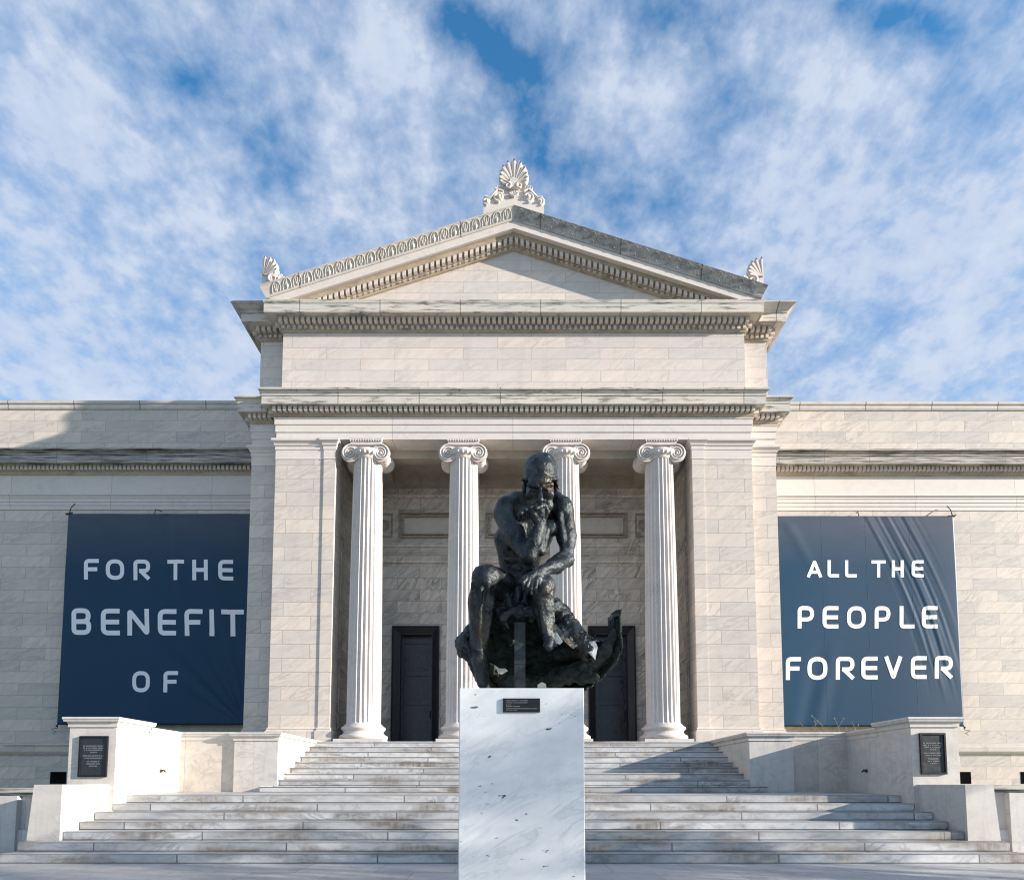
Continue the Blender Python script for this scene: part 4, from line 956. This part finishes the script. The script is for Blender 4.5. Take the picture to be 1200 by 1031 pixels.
# head
B_.ell(J(633, 556, -.10), (.130, .160, .142), .03); B_.ell(J(632.8, 575, -.160), (.112, .10, .118), .03); B_.cone(J(624, 592, -.16), J(641, 592, -.16), .052, .052, .03)
B_.ell(J(632.5, 597, -.215), (.04, .035, .03), .02)
B_.ell(J(633, 552.5, -.075), (.140, .158, .136), .008)
B_.cone(J(619.5, 568, -.250), J(630, 569.5, -.270), .017, .016, .02); B_.cone(J(636, 569.5, -.270), J(646.5, 567.5, -.250), .016, .017, .02); B_.ell(J(633, 563, -.215), (.085, .045, .04), .03)
B_.ell(J(621, 580, -.215), (.034, .034, .026), .04); B_.ell(J(644, 579, -.215), (.034, .034, .026), .04)
B_.ell(J(625.3, 574.5, -.300), (.026, .026, .015), .014, sub=True); B_.ell(J(641.3, 574, -.300), (.026, .026, .015), .014, sub=True)
B_.ell(J(625.8, 574.5, -.258), (.017, .015, .011), .006); B_.ell(J(640.7, 574, -.258), (.017, .015, .011), .006)
B_.cone(J(633, 572, -.268), J(633.6, 585.5, -.312), .012, .021, .016); B_.ell(J(630, 586.5, -.305), (.015, .018, .012), .006); B_.ell(J(637.6, 586.5, -.305), (.015, .018, .012), .006)
B_.cone(J(624, 593.5, -.252), J(633, 591.2, -.278), .015, .017, .008); B_.cone(J(633, 591.2, -.278), J(642.5, 593.5, -.252), .017, .015, .008)
B_.ell(J(614.5, 571, -.07), (.022, .04, .05), .012); B_.ell(J(651.3, 570, -.07), (.020, .038, .045), .012)
B_.cone(J(650, 560, -.12), J(655, 573, -.12), .022, .006, .006)
# legs
B_.chain([J(597, 695, .2), J(581, 684, -.02), J(570, 677, -.2)], [.13, .125, .108], .03); B_.ell(J(569.5, 675.5, -.225), (.112, .088, .09), .02); B_.ell(J(569, 677, -.30), (.045, .03, .05), .018)
B_.chain([J(567, 682, -.22), J(564.5, 706, -.15), J(562, 752, -.08)], [.096, .106, .076], .025); B_.cone(J(575, 700, -.22), J(569, 748, -.12), .035, .028, .02)
B_.chain([J(560, 752, -.08), J(562, 772, -.07), J(566, 800, -.02)], [.070, .066, .05], .02)
B_.chain([J(629, 696, .2), J(634, 690, -.05), J(636.5, 687, -.24)], [.125, .112, .096], .03); B_.ell(J(636.5, 686, -.265), (.090, .082, .082), .02); B_.ell(J(637.5, 690, -.335), (.04, .028, .045), .018)
B_.chain([J(636, 692, -.27), J(637, 713, -.22), J(642, 746, -.19)], [.090, .084, .046], .025); B_.cone(J(633, 708, -.27), J(641, 742, -.235), .03, .022, .02)
B_.chain([J(644, 746, -.19), J(643, 757, -.25)], [.05, .038], .015)
# muscles and tendons standing out under the skin
for a_, b_, ra, rb in (((586, 597, .05), (600, 625, .04), .03, .022), ((598, 600, -.07), (606, 622, -.125), .03, .024), ((592, 612, -.07), (612, 640, -.17), .026, .022), ((618, 640, -.225), (629, 620, -.24), .02, .016),
        ((630, 640, -.215), (636, 618, -.225), .018, .014), ((655, 603, -.07), (660, 632, -.085), .03, .022), ((667, 604, -.05), (670, 636, -.04), .026, .02), ((660, 640, -.08), (663, 652, -.1), .018, .016), ((655, 658, -.15), (640, 665, -.29), .016, .012),
        ((652, 667, -.19), (638, 672, -.3), .018, .014), ((622, 600, -.03), (626, 580, -.09), .024, .02), ((640, 598, -.03), (637, 582, -.09), .022, .018), ((556, 684, -.26), (554, 720, -.18), .03, .022), ((572, 684, -.29), (569, 735, -.17), .022, .018),
        ((563, 690, -.30), (561, 745, -.15), .02, .015), ((632, 694, -.33), (637, 740, -.24), .018, .014), ((645, 696, -.30), (648, 728, -.22), .022, .016), ((578, 676, -.16), (600, 688, .05), .04, .05), ((560, 668, -.2), (575, 690, .0), .03, .05)):
    B_.cone(J(*a_), J(*b_), ra, rb, .014)
for i in range(26):                                         # low ridges of the close-cropped hair
    rr_ = random.Random(100+i); th_ = rr_.uniform(0, 2*PI); ph_ = rr_.uniform(.3, 1.45)
    dx, dy, dz = math.sin(ph_)*math.cos(th_), math.sin(ph_)*math.sin(th_), math.cos(ph_)
    c_ = J(633, 553, -.075)+np.array((.126*dx, .146*dy, .122*dz)); B_.ell(c_, (.026, .026, .018), .018)
for i in range(12):
    a = -1.35+2.7*i/11; B_.ell(J(633+20*math.sin(a), 562.5-1.5*math.cos(a), -.075-.150*math.cos(a)), (.019, .019, .014), .012)
figure = B_.mesh('figure', M['bronze'], stt, .0062, .0019)
# seat: rock and drapery under the figure, ragged along its lower front edge
S_ = SDF()
S_.ell(J(607, 706, .24), (.26, .26, .11), .05); S_.chain([J(572, 714, -.02), J(590, 722, -.06), J(610, 716, -.05), J(632, 718, -.08), J(650, 712, .05)], [.055, .05, .055, .05, .07], .03)
S_.chain([J(583, 718, -.06), J(596, 735, -.06)], [.035, .012], .02); S_.chain([J(628, 716, -.09), J(622, 727, -.1)], [.035, .015], .02); S_.chain([J(572, 718, -.02), J(566, 732, .02)], [.04, .03], .02)
S_.cone(J(592, 693, -.02), J(600, 716, -.08), .03, .035, .02); S_.cone(J(618, 694, -.05), J(612, 718, -.07), .028, .03, .02); S_.cone(J(607, 690, .0), J(606, 716, -.03), .035, .03, .02)
S_.chain([J(576, 700, .0), J(592, 713, -.05), J(618, 709, -.06), J(634, 713, -.07)], [.02, .022, .02, .02], .015)
S_.ell(J(640, 722, .30), (.10, .15, .10), .04)  # extra lump behind the seat, added to keep sun out of the hollow
S_.ell(J(596, 731, .12), (.09, .2, .05), .03, sub=True); S_.ell(J(632, 733, .12), (.09, .2, .05), .03, sub=True)
seat = S_.mesh('seat_drapery', M['bronze'], stt, .0075, .008)
L_ = SDF(); L_.chain([J(650, 717, .14), J(672, 745, .06), J(689, 765, .0)], [.105, .095, .080], .03); L_.chain([J(655, 735, .0), J(672, 757, -.05)], [.03, .02], .02); L_.chain([J(664, 726, .1), J(690, 752, .0)], [.04, .025], .02)
L_.chain([J(648, 718, .24), J(668, 738, .2), J(684, 756, .14)], [.10, .095, .07], .03)  # arm thickened backwards, added bulk that blocks sun from the hollow base
L_.ell(J(694, 770, -.05), (.05, .06, .07), .004, sub=True)
L_.mesh('rock_arm', M['bronze'], stt, .0075, .009)
# ragged left lump of the base
K_ = SDF(); K_.chain([J(552, 738, .02), J(543, 755, -.02), J(541, 764, -.03)], [.05, .065, .04], .02); K_.chain([J(548, 760, -.02), J(566, 800, .02)], [.06, .04], .03); K_.cone(J(541, 762, -.05), J(534.5, 763, -.05), .02, .004, .01)
K_.mesh('torn_rock', M['bronze'], stt, .0075, .011)
# hollow shell of the base
cols = [((537, 750, -.04), (545, 772, -.04)), ((548, 738, .03), (560, 788, 0)), ((560, 716, .15), (570, 806.5, .08)), ((588, 694, .33), (588, 806.5, .28)), ((628, 692, .43), (622, 806.5, .40)), ((660, 706, .38), (660, 806.5, .34)),
        ((684, 738, .24), (686, 807, .12)), ((700, 752, .13), (702, 798.5, .03)), ((714, 748, .04), (716, 783, -.03)), ((718, 733, .0), (727, 765, -.05)), ((716, 722, -.03), (728, 748, -.06)), ((723, 715.5, -.05), (728.3, 714.5, -.06))]
def catmull(P, t):
    n = len(P)-1; i = min(int(t*n), n-1); f = t*n-i; p = [np.array(P[min(max(i+k, 0), n)]) for k in (-1, 0, 1, 2)]
    return .5*((2*p[1])+(-p[0]+p[2])*f+(2*p[0]-5*p[1]+4*p[2]-p[3])*f*f+(-p[0]+3*p[1]-3*p[2]+p[3])*f**3)
rnd = random.Random(4); rows = []
nu, nv = 150, 70
jag = [rnd.uniform(-1, 1) for _ in range(nu+2)]
for i in range(nu+1):
    t = i/nu; a = catmull([c[0] for c in cols], t); e = catmull([c[1] for c in cols], t); row = []
    a = a+np.array((0, jag[i]*1.3*(1 if t < .9 else .3), 0))
    for j in range(nv+1):
        w = j/nv; p = a*(1-w)+e*w; p[2] += .10*math.sin(PI*w)*math.sin(PI*min(1, t*1.02)); q = J(*p)
        k = .026*math.sin(19*t+7*w+2*math.sin(9*w))+.02*math.sin(33*t-9*w+3*math.sin(6*w+9*t))+.012*math.sin(41*t+13*w)+.008*math.sin(23*w+61*t)+.011*math.sin(71*t+3*math.sin(17*w))*math.sin(37*w+4*math.sin(21*t))+.007*math.sin(140*t+5*math.sin(31*w))*math.sin(90*w)
        row.append((q[0], q[1]+k, q[2]+.3*k))
    rows.append(row)
b = MB(); b.grid(rows); sh = b.build('hollow_base', M['bronze_core'], stt); so = sh.modifiers.new('thickness', 'SOLIDIFY'); so.thickness = .016; so.offset = 0
# broken cast rock lining the hollow
R_ = SDF(); R_.chain([J(640, 797, .30), J(668, 790, .18), J(694, 778, .06), J(711, 762, .0), J(718, 745, -.02), J(721, 728, -.035)], [.07, .08, .07, .05, .032, .018], .03)
R_.chain([J(650, 765, .33), J(682, 764, .18), J(703, 764, .07)], [.07, .07, .04], .03); R_.chain([J(574, 784, .12), J(592, 796, .24), J(625, 800, .34)], [.05, .07, .07], .03); R_.chain([J(682, 794, .10), J(697, 793, .03)], [.06, .04], .02)
R_.mesh('rock_core', M['bronze_core'], stt, .0075, .014)
# support post
a0_, z1_ = pt(602.8, 729, YS-.2); a1_, _ = pt(615.6, 729, YS-.2)
b = MB(); b.box(a0_, a1_, YS-.2, YS-.12, zpt+.012, z1_); b.box(a0_-.0, a1_, YS-.204, YS-.2, z1_-.33, z1_-.17); b.box(a0_-.03, a1_+.03, YS-.25, YS-.05, zpt, zpt+.012)
b.build('support_post', M['post'], stt)
# splayed metal where the foot was torn away, bare broken faces, and sun spots built as pale pieces
def shard(pts, th, name, mat):
    P3 = [J(*p) for p in pts]; n = len(P3); v = [tuple(p) for p in P3]+[(p[0]+.004, p[1]+th, p[2]+.004) for p in P3]
    b = MB(); b.add(v, [tuple(range(n)), tuple(range(n, 2*n))[::-1]]+[(i, (i+1) % n, n+(i+1) % n, n+i) for i in range(n)]); return b.build(name, M[mat], stt)
shard([(646, 733, -.14), (651, 731, -.1), (660, 743, -.14), (664, 752, -.16), (655, 747, -.18)], .012, 'torn_metal', 'bronze')
shard([(645, 740, -.18), (652, 741, -.18), (659, 752, -.22), (656, 755, -.22), (649, 752, -.22)], .012, 'torn_metal', 'torn')
shard([(655, 736, -.1), (662, 743, -.1), (675, 758, -.1), (671, 760, -.12), (660, 750, -.13)], .012, 'torn_metal', 'bronze')
shard([(641, 745, -.24), (649, 748, -.24), (653, 757, -.28), (641, 759, -.28), (636, 757, -.27)], .014, 'torn_metal', 'bronze')
shard([(689, 753, -.06), (697, 750, -.04), (700.5, 758, -.05), (699, 767, -.07), (697.5, 773, -.08), (688.5, 763, -.08), (689.5, 758, -.08)], .03, 'broken_face_and_sun_spot', 'torn')
shard([(579.5, 779, .05), (585, 783, .05), (592, 783, .05), (594.5, 786, .05), (588, 790, .05), (584, 789, .05)], .02, 'broken_face_and_sun_spot', 'sun_spot')  # sun spot inside the hollow, painted as a pale piece
shard([(630, 802, -.1), (635, 799, -.1), (639.5, 801, -.1), (640, 805.2, -.1), (630, 805.2, -.1)], .04, 'broken_face_and_sun_spot', 'sun_spot')  # second painted sun spot, low at the pedestal top
shard([(712, 724, -.07), (722, 714.5, -.07), (729, 713.5, -.07), (727, 720, -.07), (720, 723, -.07), (717, 734, -.07), (712.5, 735, -.06)], .02, 'broken_face_and_sun_spot', 'bronze')

# ------------------------------------------------------------------ bare trees to the right, outside the frame, whose shadows cross the paving
def tree(x, y, h, seed):
    rnd = random.Random(seed)
    t = thing('bare_tree', 'leafless winter tree standing on the lawn right of the steps', 'tree', (x, y, 0), 'bare trees right of the steps')
    tr = MB(); cr = MB()
    def grow(b, p, d, L, r, lev):
        pts = [p]; q = Vector(p); d = Vector(d)
        for i in range(4):
            d = (d+Vector((rnd.uniform(-.16, .16), rnd.uniform(-.16, .16), rnd.uniform(-.03, .12)))).normalized(); q = q+d*L/4; pts.append(q.copy())
        b.tube(pts, [max(.011, r*(1-.13*i)) for i in range(5)], 7 if lev < 2 else 4)
        if lev < 5:
            for k in range(rnd.choice((3, 4)) if lev else 6):
                a = rnd.uniform(0, 2*PI); f = rnd.uniform(.45, 1.); bp = pts[min(4, int(f*4+.5))]
                nd = (d*rnd.uniform(.5, .9)+Vector((math.cos(a), math.sin(a), rnd.uniform(.0, .5)))*.75).normalized()
                grow(cr, bp, nd, L*rnd.uniform(.55, .78), r*.48, lev+1)
    grow(tr, Vector((x, y, -.05)), Vector((0, 0, 1)), h*.36, h*.022, 0)
    tr.build('trunk', M['bark'], t); cr.build('crown', M['bark'], t)
for k, (x, y, h, sd_) in enumerate(((26, 2.4, 13, 8), (17, 4.4, 8.5, 5), (22, 3.4, 11, 12), (19, 2.2, 10, 31))): tree(x, y, h, sd_)

# ------------------------------------------------------------------ light, sky, camera
SUN_AZ, SUN_EL = math.radians(105.0), math.radians(15.0)        # azimuth clockwise from +Y
sd = Vector((math.sin(SUN_AZ)*math.cos(SUN_EL), math.cos(SUN_AZ)*math.cos(SUN_EL), math.sin(SUN_EL)))
sl = bpy.data.lights.new('sun', 'SUN'); sl.energy = 5.0; sl.angle = math.radians(.5); sl.color = (1., .90, .80)
so_ = bpy.data.objects.new('sun', sl); C.objects.link(so_); so_.rotation_euler = (-sd).to_track_quat('-Z', 'Y').to_euler(); so_.location = sd*60
w = bpy.data.worlds.new('World'); bpy.context.scene.world = w; w.use_nodes = True; nt = w.node_tree
class WT(NT):
    def __init__(s, t): s.t = t
W = WT(nt); bg = nt.nodes['Background']
sky = nt.nodes.new('ShaderNodeTexSky'); sky.sky_type = 'NISHITA'; sky.sun_disc = False; sky.sun_elevation = SUN_EL; sky.sun_rotation = SUN_AZ; sky.altitude = 200; sky.air_density = 1.; sky.dust_density = .6; sky.ozone_density = 2.5
tc = nt.nodes.new('ShaderNodeTexCoord'); sp = nt.nodes.new('ShaderNodeSeparateXYZ'); nt.links.new(tc.outputs['Generated'], sp.inputs[0])
DEN = .42
den = W.math('ADD', W.math('MAXIMUM', sp.outputs[2], 0.), DEN)
cv = nt.nodes.new('ShaderNodeCombineXYZ'); W.set(cv.inputs[0], W.math('DIVIDE', sp.outputs[0], den)); W.set(cv.inputs[1], W.math('DIVIDE', sp.outputs[1], den))
uv = cv.outputs[0]
def sky_uv(u, v):
    d = Vector(((u-PX)/F, cT-(PY-v)/F*sT, sT+(PY-v)/F*cT)).normalized(); return d.x/(d.z+DEN), d.y/(d.z+DEN)
big = W.noise(W.scale(uv, (1.0, 1, 1), (4.3, 2.9, 0)), 3.2, 3, .5, .3)
mid = W.noise(W.scale(uv, (1.0, 1, 1), (2.2, 7.1, 0)), 9., 4, .55, .15)
small = W.noise(W.scale(uv, (1., 1, 1), (6.4, 3.3, 0)), 34., 6, .60, .1)
dens = W.math('ADD', W.math('ADD', W.math('MULTIPLY', big, .45), W.math('MULTIPLY', mid, .56)), W.math('MULTIPLY', small, .42))
def blob(u, v, ru, rv, ang, amp):
    """thinner or thicker cloud round one place in the sky"""
    global dens
    x0, y0 = sky_uv(u, v); xa, ya = sky_uv(u+10, v); xb, yb = sky_uv(u, v+10); sx, sy = 10/math.hypot(xa-x0, ya-y0), 10/math.hypot(xb-x0, yb-y0)
    dx = W.math('MULTIPLY', W.math('SUBTRACT', cvs.outputs[0], x0), sx); dy = W.math('MULTIPLY', W.math('SUBTRACT', y0, cvs.outputs[1]), -sy if yb < y0 else sy)
    dy = W.math('MULTIPLY', W.math('SUBTRACT', cvs.outputs[1], y0), sy*(1 if yb > y0 else -1))
    c, q = math.cos(ang), math.sin(ang)
    p = W.math('DIVIDE', W.math('ADD', W.math('MULTIPLY', dx, c), W.math('MULTIPLY', dy, q)), ru); r = W.math('DIVIDE', W.math('SUBTRACT', W.math('MULTIPLY', dy, c), W.math('MULTIPLY', dx, q)), rv)
    e = W.math('EXPONENT', W.math('MULTIPLY', W.math('ADD', W.math('MULTIPLY', p, p), W.math('MULTIPLY', r, r)), -1.))
    dens = W.math('ADD', dens, W.math('MULTIPLY', e, amp))
cvs = nt.nodes.new('ShaderNodeSeparateXYZ'); W.set(cvs.inputs[0], uv)
for a in ((535, 25, 70, 42, .8, -.22), (605, 85, 65, 48, .9, -.21), (190, 80, 110, 28, .75, -.09), (310, 190, 60, 30, .9, -.09), (630, 160, 40, 60, 0, -.12), (790, 30, 65, 48, .5, -.19), (1060, 25, 120, 36, .1, -.22),
          (880, 125, 60, 25, .2, -.09), (1140, 115, 60, 25, 0, -.12), (20, 45, 60, 40, 0, -.08), (90, 180, 110, 90, .6, .09), (430, 110, 110, 80, .3, .08), (760, 140, 110, 60, .5, .06), (1000, 260, 190, 120, .3, .08), (200, 380, 200, 90, 0, .06), (340, 30, 80, 40, 0, .05), (930, 60, 60, 60, 0, .06)): blob(*a)
low = W.ramp(sp.outputs[2], .46, .86, .12, -.02)
cover = W.ramp(W.math('ADD', dens, low), .53, .87, 0., 1.)
CL = 3.7
ccol = W.mix(W.ramp(W.math('ADD', W.math('MULTIPLY', small, .45), W.math('MULTIPLY', mid, .55)), .36, .64), (.60*CL, .76*CL, 1.06*CL), (.90*CL, .99*CL, 1.16*CL))
skyc = W.mix(1.0, sky.outputs[0], (.50, 1.12, 1.36), 'MULTIPLY')
col = W.mix(W.math('MULTIPLY', cover, .90), skyc, ccol)
nt.links.new(col, bg.inputs['Color']); bg.inputs['Strength'].default_value = .098

cam = bpy.data.cameras.new('camera'); cam.sensor_width = 36; cam.lens = F/1200*36; cam.shift_x = -2/1200; cam.shift_y = (PY-515.5)/1200; cam.clip_start = .1; cam.clip_end = 2000
co = bpy.data.objects.new('camera', cam); C.objects.link(co); co.location = (0, 0, EYE); co.rotation_euler = (PI/2+TH, 0, 0)
sc = bpy.context.scene; sc.camera = co
sc.view_settings.view_transform = 'Standard'; sc.view_settings.look = 'None'; sc.view_settings.exposure = 1.1; sc.view_settings.gamma = 1
sc.cycles.filter_width = 1.15; sc.cycles.use_denoising = True; sc.cycles.max_bounces = 6
